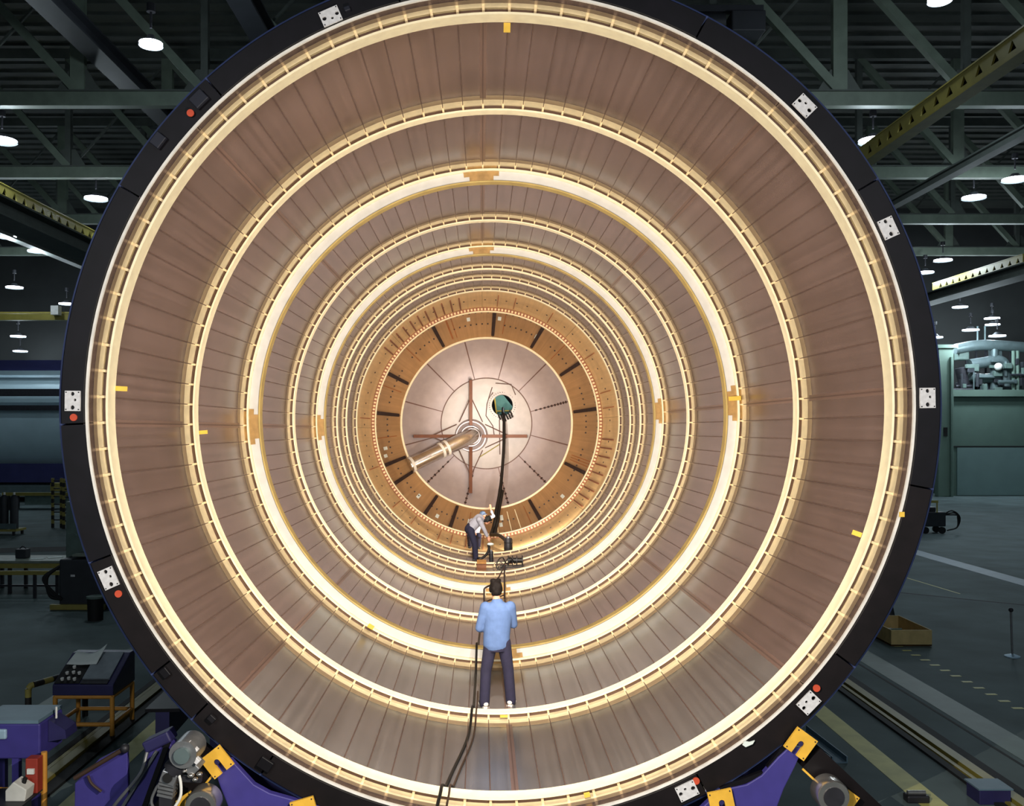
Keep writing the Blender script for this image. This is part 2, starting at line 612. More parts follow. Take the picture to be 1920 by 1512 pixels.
# hoist trolley at upper right
t = thing('hoist_trolley', 'dark hoist trolley hanging under the roof right of the tank top', 'hoist', (10.1, 36, 20.4))
MB().box((10.25, 36, 20.7), (1.3, 0.9, 0.8)).build('gear_box', M['girder_dark'], t, bev=0.05)
MB().tube([(9.4, 36, 20.8), (8.1, 36, 20.8)], 0.35, 12).build('motor', M['girder_dark'], t, True)
MB().box((9.3, 36, 21.3), (3.2, 0.3, 0.25)).build('rail', M['girder_dark'], t)

# high-bay lamps
lamp_me = MB().lathe([(0.10, 0.22), (0.16, 0.22), (0.22, 0.3), (0.42, 0.46), (0.6, 0.55), (0.58, 0.56), (0.40, 0.48), (0.18, 0.34)], n=28).mesh('lamp_shade', M['lamp_shade'], smooth=True)
lamp_me.transform(Matrix.Rotation(-PI / 2, 4, 'X'))
disc_me = MB().lathe([(0.0, 0.5), (0.3, 0.53), (0.57, 0.5), (0.57, 0.46), (0.3, 0.46), (0, 0.46)], n=28).mesh('diffuser', M['lamp_light'], smooth=True)
disc_me.transform(Matrix.Rotation(-PI / 2, 4, 'X'))
stem_me = MB().tube([(0, 0, 0), (0, 0, 0.5)], 0.04, 8).tube([(0, 0, 0.5), (0, 0, 0.75)], 0.14, 10).mesh('stem', M['girder_dark'])
LAMPS = [
    (283, 80, 28.8, 'brightest round lamp at upper left, nearest of all the roof lamps'),
    (4, 262, 38.4, 'round roof lamp cut by the left photo edge, the upper one'),
    (180, 371, 48.0, 'oval roof lamp beside the left rim, below the yellow girder'),
    (12, 443, 57.5, 'round roof lamp by the left photo edge, below the runway beam'),
    (69, 470, 62.0, 'small roof lamp left, next to the runway beam end'),
    (27, 538, 66.0, 'small roof lamp at left, above the crane bridge'),
    (125, 569, 72.0, 'small roof lamp half hidden by the left rim'),
    (34, 630, 74.0, 'small far roof lamp at left, upper of two above the far barrel'),
    (38, 658, 79.0, 'farthest roof lamp at left, just above the far barrel'),
    (1637, 262, 38.4, 'large round roof lamp at right behind the lit end of the yellow girder'),
    (1826, 369, 47.8, 'oval roof lamp at right with a bracket, below the crossing beam'),
    (1903, 335, 44.3, 'round roof lamp close to the right photo edge'),
    (1768, 487, 62.0, 'oval roof lamp right of the rim above the far girder'),
    (1735, 510, 66.0, 'roof lamp tight beside the right rim'),
    (1878, 529, 64.0, 'wide oval roof lamp at right below the far girder'),
    (1825, 544, 70.0, 'small roof lamp right, left of the wide oval one'),
    (1800, 575, 74.0, 'small roof lamp right, lone one midway down the dark roof'),
    (1860, 596, 76.0, 'tiny far lamp at right, upper of the close pair'),
    (1861, 608, 78.0, 'tiny far lamp at right, lower of the close pair'),
    (1820, 618, 68.0, 'oval low lamp at right above the duct pipe'),
    (1753, 632, 72.0, 'small low lamp touching the right rim above the booth column'),
    (1870, 629, 68.0, 'flat low lamp above the equipment on the booth'),
    (1762, -3, 29.0, 'lamp cut by the top photo edge, at right'),
]
first = None
for px, py, Y, lab in LAMPS:
    p = at(px, py, Y)
    t = thing('roof_lamp', lab, 'lamp', p + Vector((0, 0, -0.05)), 'high bay lamps')
    s = 0.62 if Y < 31 else 1.0
    for me in (lamp_me, disc_me):
        o = inst(me, me.name, t, (0, 0, 0.5), (0, 0, 0))
        o.scale = (s, s, 1)
    inst(stem_me, 'stem', t, (0, 0, 0.5))
    d = bpy.data.lights.new('bulb', 'POINT')
    d.energy = 640
    d.color = (0.78, 0.92, 1.0)
    d.shadow_soft_size = 0.3
    lo = bpy.data.objects.new('bulb', d)
    C.objects.link(lo)
    lo.parent = t
    lo.location = (0, 0, -0.35)
# tube lamp at the upper right edge
p = at(1892, 90, 30)
t = thing('tube_lamp', 'slanting bright tube lamp at the top right corner', 'lamp', p)
a, b = at(1877, 100, 29), at(1907, 80, 31)
MB().tube([a, b], 0.12, 10).build('tube', M['lamp_light'], t, True)
MB().bar(a + Vector((0, 0, 0.2)), b + Vector((0, 0, 0.2)), 0.34, 0.1).build('housing', M['lamp_shade'], t)

# ------------------------------------------------------------------ the tank
T = thing('fuel_tank', 'huge open cylindrical metal tank lying on its side, seen into its mouth', 'tank', (AX, Y0, AZ - RS))
AXO = Vector((0, 0, RS))          # axis in the tank empty's frame
PH = 2.4                          # clocking of the weld seams


def part_on_axis(mb, name, m, y, parent=T, smooth=True):
    """part whose origin lies on the axis at depth y (mesh already centred there)"""
    o = bpy.data.objects.new(name, mb.mesh(name, m, smooth=smooth))
    C.objects.link(o)
    o.parent = parent
    o.location = AXO + Vector((0, y - Y0, 0)) if parent is T else (0, 0, 0)
    return o


BAYS = [Y0, 9.53, 12.36, 15.2, 18.83, 21.5, 24.47, 26.15, 28.3, 33.0]
for b in range(len(BAYS) - 1):
    ya, yb = BAYS[b], BAYS[b + 1]
    gold = b == 8
    variants = {}
    for s in range(8):
        a0 = PH + 45 * s
        grey = (not gold) and s in (5, 6) and b in (1, 2)
        mname = 'skin_gold' if gold else ('skin_grey' if grey else 'skin')
        if mname not in variants:
            variants[mname] = MB().lathe([(RS, 0), (RS, yb - ya), (RS + 0.05, yb - ya), (RS + 0.05, 0)], -22.45, 22.45, 24).mesh('skin_panel', M[mname], smooth=True)
        inst(variants[mname], 'skin_panel', T, AXO + Vector((0, ya - Y0, 0)), (0, -R(a0 + 22.5), 0))
    # weld lands
    if b in (1, 2, 3, 4):
        ld = MB().lathe([(RS - 0.004, 0.1), (RS - 0.004, yb - ya - 0.1), (RS + 0.01, yb - ya - 0.1), (RS + 0.01, 0.1)], -0.55, 0.55, 2).mesh('weld_land', M['weld'])
        for s in range(8):
            inst(ld, 'weld_land', T, AXO + Vector((0, ya - Y0, 0)), (0, -R(PH + 45 * s), 0))

# stringers: 96 round the skin, singly in the three nearest bays, joined beyond
for b in (1, 2, 3):
    ya, yb = BAYS[b] + 0.14, BAYS[b + 1] - 0.03
    me = MB().box((RS - 0.012, (yb - ya) / 2, 0), (0.03, yb - ya, 0.012)).mesh('stringer', M['stringer'])
    for q in range(96):
        inst(me, 'stringer', T, AXO + Vector((0, ya - Y0, 0)), (0, -R(PH + 3.75 * q), 0))
for b in (4, 5, 6, 7):
    ya, yb = BAYS[b] + 0.14, BAYS[b + 1] - 0.03
    mb = MB()
    for q in range(96):
        a = PH + 3.75 * q
        mt = Matrix.Rotation(-R(a), 3, 'Y')
        mb.box(mt @ Vector((RS - 0.012, (yb - ya) / 2, 0)), (0.03, yb - ya, 0.012), mt)
    o = part_on_axis(mb, 'far_stringers', M['stringer'], ya, smooth=False)
    o['kind'] = 'stuff'

# mouth lip
part_on_axis(MB().lathe([(RS - 0.006, -0.03), (RS + 0.018, -0.03), (RS + 0.018, -0.001), (RS - 0.006, -0.001)]), 'mouth_lip', M['lip'], Y0)


def ring_frame(y, rin, fw, post_as_parts, major=False, gold=False):
    web = part_on_axis(MB().lathe([(rin + 0.012, -0.006), (RS - 0.002, -0.006), (RS - 0.002, 0.006), (rin + 0.012, 0.006)]), 'ring_frame', M['web'], y)
    h = fw / 2
    L = 0.55 if y < 10 else 1.0
    part_on_axis(MB().lathe([(RS - 0.0015, -0.30 * L), (RS - 0.003, -0.22 * L), (RS - 0.006, -0.15 * L), (RS - 0.001, -0.15 * L)]), 'halo_strip', M['halo_strip'], y, web)  # strips step from mid to pale tone, a painted halo before the frame
    part_on_axis(MB().lathe([(RS - r_, y_ * L - 0.007 * (1 - L)) for r_, y_ in ((0.0065, -0.15), (0.0085, -0.115), (0.013, -0.08), (0.019, -0.05), (0.026, -0.027), (0.031, -0.014), (0.034, -0.007), (0.001, -0.007), (0.001, -0.15))]), 'halo_fillet', M['halo_pale'], y, web)
    if not major:
        part_on_axis(MB().lathe([(rin - 0.012, -h), (rin + 0.012, -h), (rin + 0.012, h), (rin - 0.012, h)]), 'flange', M['flange'], y, web)
    else:
        part_on_axis(MB().lathe([(RF - 0.014, -h), (RF + 0.014, -h), (RF + 0.014, -0.007), (RF - 0.014, -0.007)]), 'flange', M['flange'], y, web)
        part_on_axis(MB().lathe([(rin + 0.02, -0.03), (RF - 0.016, -0.03), (RF - 0.016, -0.008), (rin + 0.02, -0.008)]), 'white_web', M['web_white'], y, web)['label'] = 'bright white web of the deep ring frame'
        part_on_axis(MB().lathe([(rin - 0.012, -0.05), (rin + 0.012, -0.05), (rin + 0.012, 0.13), (rin - 0.012, 0.13)]), 'inner_flange', M['flange_olive'], y, web)
        for a in (0, 90, 180, 270):
            c = a + PH + 0.4
            mb = MB()
            mb.lathe([(rin + 0.015, -0.05), (RF - 0.08, -0.05), (RF - 0.08, -0.032), (rin + 0.015, -0.032)], c - 2.9, c + 2.9, 8)
            mb.lathe([(RF - 0.09, -0.052), (RF - 0.018, -0.052), (RF - 0.018, -0.032), (RF - 0.09, -0.032)], c - 4.2, c + 4.2, 8)
            mb.lathe([(RF + 0.018, -0.012), (RS - 0.02, -0.012), (RS - 0.02, -0.0065), (RF + 0.018, -0.0065)], c - 3.7, c + 3.7, 8)
            part_on_axis(mb, 'splice_plate', M['splice'], y, web, False)['label'] = 'brown splice plate across the white web'
    ro = RF if major else rin
    pw = 0.026
    if post_as_parts:
        me = MB().box(((ro + RS) / 2 + 0.002, -0.035, 0), (RS - ro - 0.022, 0.055, pw)).mesh('post', M['post'])
        for q in range(96):
            inst(me, 'post', web, (0, 0, 0), (0, -R(PH + 3.75 * q), 0))
    else:
        mb = MB()
        for q in range(96):
            mt = Matrix.Rotation(-R(PH + 3.75 * q), 3, 'Y')
            mb.box(mt @ Vector(((ro + RS) / 2 + 0.002, -0.035, 0)), (RS - ro - 0.022, 0.055, pw), mt)
        o = part_on_axis(mb, 'far_posts', M['post'], y, web, False)
        o['kind'] = 'stuff'
    return web


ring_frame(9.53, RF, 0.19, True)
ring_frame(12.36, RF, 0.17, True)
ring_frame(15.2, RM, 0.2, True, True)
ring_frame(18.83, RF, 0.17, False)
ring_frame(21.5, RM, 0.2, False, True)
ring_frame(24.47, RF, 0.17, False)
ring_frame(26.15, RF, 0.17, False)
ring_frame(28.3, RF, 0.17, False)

# the gold end: dark ribs, rows of bolts, the toothed ring
ticks = [103 + 4.1 * i for i in range(11)] + [-8 - 4.2 * i for i in range(9)]
me = MB().box((RS - 0.02, 1.35, 0), (0.04, 2.7, 0.05)).mesh('dark_rib', M['tick'])
for a in ticks:
    inst(me, 'dark_rib', T, AXO + Vector((0, 29.9 - Y0, 0)), (0, -R(a), 0))
me = MB().box((RS - 0.015, 1.3, 0), (0.03, 2.6, 0.03)).mesh('seam_strip', M['gold_line'])
for a in (85, 77, 59, 33, 14.5, 7, -158, -138, -127, -113, -107, -100, -92, 178):
    inst(me, 'seam_strip', T, AXO + Vector((0, 29.9 - Y0, 0)), (0, -R(a), 0))
mb = MB()
for q in range(72):
    a = 5 * q
    for yy in (31.0,):
        mt = Matrix.Rotation(-R(a + 1), 3, 'Y')
        mb.box(mt @ Vector((RS - 0.01, yy - 29.0, 0)), (0.02, 0.07, 0.05), mt)
o = part_on_axis(mb, 'bolt_rows', M['dark_bar'], 29.0, smooth=False)
o['kind'] = 'stuff'
endf = part_on_axis(MB().lathe([(3.98, -0.01), (RS - 0.002, -0.01), (RS - 0.002, 0.02), (3.98, 0.02)]), 'toothed_ring', M['gold_web'], 33.0)
part_on_axis(MB().lathe([(3.95, -0.02), (3.985, -0.02), (3.985, 0.16), (3.95, 0.16)]), 'flange', M['flange'], 33.0, endf)
mb = MB()
for q in range(210):
    mt = Matrix.Rotation(-R(360 * q / 210), 3, 'Y')
    mb.box(mt @ Vector((4.045, -0.03, 0)), (0.075, 0.04, 0.06), mt)
o = part_on_axis(mb, 'teeth', M['post'], 33.0, endf, False)
o['kind'] = 'stuff'

YD, HD = 33.05, 3.0


def ell(t, inset=0.0):
    return (RS - inset) * math.sqrt(max(0, 1 - t * t)), t * (HD - inset)


bars = [86, 59.5, 33, 7.4, -27, -61, -109.4, -124.3, -146.7, -157.4, -185.2, -206.7, -240.8, -274]
TE = 0.62
for i in range(13):
    a1, a0 = bars[i], bars[i + 1]
    prof = [ell(TE * j / 8) for j in range(9)]
    prof += [(r + 0.04, y + 0.02) for r, y in reversed(prof)]
    part_on_axis(MB().lathe(prof, a0 + 0.15, a1 - 0.15, 12), 'dome_gore', M['gore_gold'], YD)
    prof = [ell(0.05 + (0.58 - 0.05) * j / 5, 0.09) for j in range(6)]
    prof += [ell(0.05 + (0.58 - 0.05) * j / 5, 0.005) for j in range(5, -1, -1)]
    part_on_axis(MB().lathe(prof, a1 - 1.0, a1 + 1.0, 2), 'dark_post', M['dark_bar'], YD, smooth=False)
mb, mb2 = MB(), MB()
for q in range(110):
    a = 360 * q / 110 + 1
    if q % 9 in (7, 8):
        continue
    for tt in (0.2, 0.44):
        rr, yy = ell(tt, 0.012)
        mt = Matrix.Rotation(-R(a), 3, 'Y')
        mb.box(mt @ Vector((rr, yy, 0)), (0.05, 0.05, 0.05), mt)
o = part_on_axis(mb, 'gore_bolts', M['dark_bar'], YD, smooth=False)
o['kind'] = 'stuff'
for a in (112, 109, 111.5, 80, 137, 160, -172, 45, -20.5, -22, -23.5, -66, -72, -77, -84, -100):
    prof = [ell(0.06 + 0.5 * j / 5, 0.02) for j in range(6)] + [ell(0.06 + 0.5 * j / 5, 0.004) for j in range(5, -1, -1)]
    part_on_axis(MB().lathe(prof, a - 0.22, a + 0.22, 1), 'gore_strip', M['flange'] if a in (-77, -72, -84) else M['gold_line'], YD, smooth=False)
for a, tt in ((100, 0.3), (-96, 0.42), (-82, 0.35), (-81, 0.46), (-100, 0.4), (-44, 0.3), (-166, 0.32), (-162, 0.28), (-133, 0.4), (-118, 0.3), (83, 0.3), (60, 0.4)):
    prof = [ell(tt, 0.012), ell(tt + 0.07, 0.012), ell(tt + 0.07, 0.002), ell(tt, 0.002)]
    part_on_axis(MB().lathe(prof, a - 0.9, a + 0.9, 2), 'paper_tag', M['paper'], YD, smooth=False)
# rim between gold gores and silver dome
r0, y0 = ell(TE)
part_on_axis(MB().lathe([(r0 - 0.05, y0 - 0.03), (r0 + 0.02, y0 - 0.03), (r0 + 0.02, y0 + 0.02), (r0 - 0.05, y0 + 0.02)]), 'dome_rim', M['flange'], YD)
TC = 0.905
for i in range(12):
    c = 30 * i
    prof = [ell(TE + 0.01 + (TC - TE - 0.01) * j / 8) for j in range(9)]
    prof += [(r + 0.03, y + 0.03) for r, y in reversed(prof)]
    part_on_axis(MB().lathe(prof, c - 14.85, c + 14.85, 12), 'dome_panel', M['silver'], YD)
    prof = [ell(TE + 0.02 + (TC - TE - 0.02) * j / 6, 0.006) for j in range(7)] + [ell(TE + 0.02 + (TC - TE - 0.02) * j / 6, -0.004) for j in range(6, -1, -1)]
    part_on_axis(MB().lathe(prof, c + 15 - 0.45, c + 15 + 0.45, 1), 'weld_seam', M['seam'], YD, smooth=False)
    if i in (0, 7, 8, 9, 10):
        for j in range(10 if i == 0 else 6):
            t0 = TE + 0.03 + (TC - TE - 0.04) * j / (10 if i == 0 else 6)
            pr = [ell(t0, 0.014), ell(t0 + 0.012, 0.014), ell(t0 + 0.012, 0.004), ell(t0, 0.004)]
            part_on_axis(MB().lathe(pr, c + 15 - 0.9, c + 15 + 0.9, 1), 'seam_clip', M['seam_dark'], YD, smooth=False)
# centre cap with a round manhole
HUB = (-0.60, -0.49)
MAN, MR = (0.615, 0.705), 0.44
rc = ell(TC)[0]
mb = MB()
NR, NA = 28, 96
P, Q = [], []
for i in range(NR + 1):
    rr = rc * i / NR
    for j in range(NA):
        a = 2 * PI * j / NA
        x, z = rr * math.cos(a), rr * math.sin(a)
        P.append((x, HD * math.sqrt(1 - (rr / RS) ** 2), z))
for i in range(NR):
    for j in range(NA):
        q = (i * NA + j, (i + 1) * NA + j, (i + 1) * NA + (j + 1) % NA, i * NA + (j + 1) % NA)
        cx = sum(P[v][0] for v in q) / 4 - MAN[0]
        cz = sum(P[v][2] for v in q) / 4 - MAN[1]
        if math.hypot(cx, cz) > MR + 0.04:
            Q.append(q)
mb.add(P, Q)
cap = part_on_axis(mb, 'dome_cap', M['silver_cap'], YD)
part_on_axis(MB().lathe([(rc - 0.02, ell(TC)[1] - 0.012), (rc + 0.02, ell(TC)[1] - 0.012), (rc + 0.02, ell(TC)[1] + 0.01), (rc - 0.02, ell(TC)[1] + 0.01)]), 'cap_weld', M['seam'], YD, cap)


def ydome(x, z):
    return HD * math.sqrt(max(0, 1 - (x * x + z * z) / RS ** 2))


ym = ydome(*MAN)
o = part_on_axis(MB().lathe([(MR - 0.03, -0.08), (MR + 0.13, -0.08), (MR + 0.13, 0.06), (MR - 0.03, 0.35)], n=48, c=(MAN[0], ym, MAN[1])), 'manhole_collar', M['silver_cap'], YD)
mb = MB()
for q in range(36):
    a = 2 * PI * q / 36
    mb.ball((MAN[0] + (MR + 0.06) * math.cos(a), ym - 0.085, MAN[1] + (MR + 0.06) * math.sin(a)), 0.018, 6, 4)
o = part_on_axis(mb, 'collar_bolts', M['seam'], YD)
o['kind'] = 'stuff'
# rope outlines round the manhole and over the cap
def on_cap(x, z, d=0.03):
    return (x, ydome(x, z) - d, z)


for pts in ([(0.35, 1.55), (0.95, 1.5), (1.12, 1.1)], [(0.22, 1.4), (0.02, 0.75), (-0.02, 0.3), (0.25, -0.1), (0.3, -0.45)], [(0.25, 1.2), (0.1, 0.95)], [(0.5, 0.2), (0.52, -1.2)]):
    part_on_axis(MB().tube([on_cap(x, z) for x, z in pts], 0.018, 6), 'cord', M['seam'], YD)
part_on_axis(MB().tube([on_cap(0.52, -0.8), on_cap(-0.3, -1.32)], 0.02, 6), 'yellow_strip', M['warn_yellow'], YD)
# siphon: hub, bent pipe, four vanes and their stays
yh = ydome(*HUB)
hub = part_on_axis(MB().lathe([(0.36, -0.30), (0.40, -0.30), (0.43, -0.2), (0.62, -0.1), (0.66, 0.0), (0.36, 0.0)], n=48, c=(HUB[0], yh, HUB[1])), 'siphon_hub', M['silver'], YD)
part_on_axis(MB().lathe([(0.54, -0.34), (0.58, -0.34), (0.58, -0.3), (0.54, -0.3)], n=48, c=(HUB[0], yh, HUB[1])), 'hub_ring', M['silver'], YD, hub)
part_on_axis(MB().lathe([(0.0, -0.16), (0.5, -0.14), (0.5, -0.1), (0, -0.1)], n=40, c=(HUB[0], yh, HUB[1])), 'hub_plate', M['web'], YD, hub)
pend = Vector(((768 - VPX) / F * 34.6 - AX, 34.6 - YD, CAMZ - (873 - VPY) / F * 34.6 - AZ))
ph = Vector((HUB[0] + 0.05, yh - 0.32, HUB[1] + 0.02))
path = spline([ph + Vector((0.1, 0.25, 0.06)), ph + Vector((0.02, 0.02, 0.0)), ph * 0.85 + pend * 0.15 + Vector((0, -0.2, 0)), ph * 0.5 + pend * 0.5 + Vector((0, -0.15, 0)), pend], 6)
pipe = part_on_axis(MB().tube(path, 0.29, 24), 'siphon_pipe', M['chrome'], YD)
dv = (pend - ph).normalized()
for f in (0.42, 0.5, 0.97):
    c = ph.lerp(pend, f) + Vector((0, -0.17 if f < 0.9 else -0.02, 0))
    part_on_axis(MB().tube([c - dv * 0.05, c + dv * 0.05], 0.31, 24), 'pipe_collar', M['lip'], YD, pipe)
part_on_axis(MB().lathe([(0.26, -0.44), (0.30, -0.44), (0.30, -0.3), (0.26, -0.3)], n=36, c=(HUB[0] + 0.04, yh, HUB[1])), 'hub_mouth', M['silver'], YD, hub)
for (dx, dz) in ((0, 1), (0, -1), (1, 0), (-1, 0)):
    p0 = Vector((HUB[0] + dx * 0.42, yh - 0.42, HUB[1] + dz * 0.42))
    p1 = Vector((HUB[0] + dx * 2.15, 0, HUB[1] + dz * 2.15))
    p1.y = ydome(p1.x, p1.z) - 0.25
    d = (p1 - p0)
    th = 0.12
    out = []
    side = Vector((dz, 0, dx)) * th / 2
    q = [p0 + Vector((0, 0.33, 0)), p1 + Vector((0, 0.2, 0)), p1, p0]
    V = [v + side for v in q] + [v - side * (1.0) for v in q]
    part_on_axis(MB().add(V, [(0, 1, 2, 3), (7, 6, 5, 4), (0, 4, 5, 1), (1, 5, 6, 2), (2, 6, 7, 3), (3, 7, 4, 0)]), 'siphon_vane', M['vane'], YD, hub, False)
    for sgn in (-1, 1):
        a = Vector((HUB[0] + dx * 1.5, 0, HUB[1] + dz * 1.5))
        a.y = ydome(a.x, a.z) - 0.32
        b = Vector((HUB[0] + (dx * 0.55 + sgn * dz * 0.45), 0, HUB[1] + (dz * 0.55 + sgn * dx * 0.45)))
        b.y = ydome(b.x, b.z) - 0.1
        part_on_axis(MB().tube([a, b], 0.02, 6), 'stay', M['seam'], YD, hub)
# yellow tags taped to the frames
for a, r, y, wd, hg in ((88.9, 3.93, 9.62, 0.07, 0.1), (177.3, 3.93, 9.62, 0.05, 0.13), (-19.6, 3.93, 9.62, 0.05, 0.1), (3.9, 3.93, 15.06, 0.07, 0.2), (-120, 3.96, 15.02, 0.1, 0.07), (-88.5, 4.03, 12.26, 0.1, 0.03), (-77.4, 4.05, 9.43, 0.06, 0.05), (-176, 3.94, 12.47, 0.05, 0.12)):
    c = pol(r, a, y)
    mt = Matrix.Rotation(-R(a - 90), 3, 'Y')
    MB().box(c, (wd, 0.006, hg), mt).build('yellow_tag', M['tag_yellow'], T)['label'] = 'yellow paper tag'

# teal panel seen through the manhole
t = thing('outside_panel', 'teal panel with a yellow edge seen outside through the round manhole', 'panel', (0.9, 38.2, 5.3))
c = Vector((AX + MAN[0], 38.2, AZ + MAN[1]))
MB().prism([(c.x - 0.3, c.z + 0.62), (c.x + 0.12, c.z + 0.45), (c.x + 0.56, c.z - 0.12), (c.x + 0.1, c.z - 0.6), (c.x - 0.16, c.z - 0.52)], 38.2, 38.24).build('board', M['teal'], t)
MB().bar((c.x - 0.3, 38.17, c.z + 0.62), (c.x - 0.16, 38.17, c.z - 0.52), 0.05, 0.05).build('edge_strip', M['tag_yellow'], t)
MB().bar((c.x - 0.2, 38.17, c.z - 0.18), (c.x + 0.5, 38.17, c.z - 0.16), 0.04, 0.04).build('edge_strip', M['tag_yellow'], t)
MB().box((c.x - 0.5, 38.3, c.z), (0.2, 0.1, 1.6)).build('frame', M['duct'], t)
MB().box((c.x, 38.4, c.z / 2), (0.3, 0.2, c.z)).build('stand_post', M['duct'], t)
lamp('POINT', 'work_lamp', (1.2, 37.3, 6.5), 14, (0.9, 1, 1), shadow_soft_size=0.05)

# ------------------------------------------------------------------ black handling ring round the mouth
H = thing('handling_ring', 'black segmented clamping ring round the mouth of the tank', 'ring', (AX, Y0, AZ - 4.47))
joints = [150, 132, 113, 90, 62, 31, 1 - 4.5, -11, -36.5, -62, -90, -123, -134.5, -142.3, -159, -177.5, -210]
joints = [150, 132, 104, 62, 31, -11, -36.5, -62, -96, -123, -134.5, -142.3, -159, -177.5, -210]
RO = 4.40
for i in range(len(joints) - 1):
    a1, a0 = joints[i], joints[i + 1]
    low = -160 < (a0 + a1) / 2 < -20
    y_in = 0.0 if i % 3 else 0.03
    prof = [(RS + 0.022, -0.06 + y_in), (RO - 0.05, -0.06 + y_in), (RO - 0.03, -0.03), (RO - 0.03, 0.5), (RS + 0.055, 0.5), (RS + 0.055, -0.02), (RS + 0.022, -0.02)]
    o = bpy.data.objects.new('ring_segment', MB().lathe(prof, a0 + 0.12, a1 - 0.12, max(6, int((a1 - a0) / 1.2))).mesh('ring_segment', M['black_brown' if low else 'black_paint'], smooth=True))
    C.objects.link(o); o.parent = H; o.location = (0, 0, 4.47)
o = bpy.data.objects.new('outer_band', MB().lathe([(RO - 0.028, 0.0), (RO, 0.0), (RO, 0.5), (RO - 0.028, 0.5)]).mesh('outer_band', M['black_edge'], smooth=True))
C.objects.link(o); o.parent = H; o.location = (0, 0, 4.47)
pm = plate_mesh('bolt_plate', [(-0.076, -0.1), (0.076, -0.1), (0.076, 0.1), (-0.076, 0.1)], [circ(0.0, 0.07, 0.02), circ(0.025, 0.01, 0.014), circ(0.0, -0.065, 0.022)], 0.02, M['white_plate'])
sm = MB()
for x in (-0.062, 0.062):
    for z in (-0.085, 0.085):
        sm.ball((x, -0.012, z), 0.007, 6, 4)
screw_me = sm.mesh('screws', M['hole_black'])
for a, r, flip in ((113.6, 4.2, 1), (44.6, 4.22, -1), (24.6, 4.215, -1), (1.0, 4.22, -1), (-44.0, 4.235, 1), (-64.2, 4.235, 1), (-156.2, 4.235, 1), (179.4, 4.23, 1)):
    p = pol(r, a, Y0 - 0.075) - Vector((AX, Y0, AZ - 4.47))
    o = inst(pm, 'bolt_plate', H, p, (0, -R(a) + (PI if flip > 0 else 0), 0))
    o['label'] = 'white plate with three holes'
    inst(screw_me, 'screws', o)['kind'] = 'stuff'
dm = MB().lathe([(0.0, -0.006), (0.036, -0.006), (0.036, 0.006), (0, 0.006)], n=16).mesh('orange_mark', M['orange_dot'])
for px, py in ((357, 212), (138, 783), (222, 1114), (1531, 1291), (1305, 1465)):
    p = at(px, py, Y0 - 0.068) - Vector((AX, Y0, AZ - 4.47))
    inst(dm, 'orange_mark', H, p)
p = at(1691, 965, Y0 - 0.07)
MB().box(p, (0.05, 0.012, 0.05)).build('yellow_sticker', M['tag_yellow'], H)
p = at(1402, 1396, Y0 - 0.078)
MB().prism([(p.x - 0.05, p.z - 0.01), (p.x - 0.02, p.z - 0.03), (p.x + 0.05, p.z), (p.x + 0.07, p.z + 0.035), (p.x + 0.02, p.z + 0.02), (p.x - 0.03, p.z + 0.03)], p.y, p.y + 0.015).build('white_scrap', M['paper'], H)
# small fittings
for px, py, s in ((385, 198, 0.16), (295, 262, 0.14), (655, 27, 0.06), (310, 1262, 0.1), (400, 1345, 0.08), (500, 1430, 0.14), (765, 2, 0.07)):
    p = at(px, py, Y0 - 0.08)
    a = math.atan2(p.z - AZ, p.x - AX)
    rr = min(max(math.hypot(p.x - AX, p.z - AZ), RS + 0.06 + s * 0.5), RO - 0.05 - s * 0.5)
    p = Vector((AX + rr * math.cos(a), p.y, AZ + rr * math.sin(a)))
    MB().box(p, (s, 0.05, s * 0.8), Matrix.Rotation(-(a - PI / 2), 3, 'Y')).build('latch_block', M['fitting' if py < 300 else 'black_paint'], H, bev=0.008)

# ------------------------------------------------------------------ people
def fuse(mb, name, m, parent, voxel=0.012, smooth=6):
    off = wl(parent)
    me = mb.mesh(name, m, Vector((0, 0, 0)))
    o = bpy.data.objects.new(name, me)
    C.objects.link(o)
    md = o.modifiers.new('r', 'REMESH'); md.mode = 'VOXEL'; md.voxel_size = voxel
    ms = o.modifiers.new('s', 'SMOOTH'); ms.iterations = smooth; ms.factor = 0.5
    dg = bpy.context.evaluated_depsgraph_get()
    me2 = bpy.data.meshes.new_from_object(o.evaluated_get(dg))
    me2.name = name
    me2.materials.clear(); me2.materials.append(m)
    me2.shade_smooth()
    bpy.data.objects.remove(o)
    o = bpy.data.objects.new(name, me2)
    C.objects.link(o)
    o.parent = parent
    return o


def limb(mb, pts, rad, n=12):
    mb.tube(pts, rad, n)
    for p, r in zip(pts, rad):
        mb.ball(p, r, 12, 8)


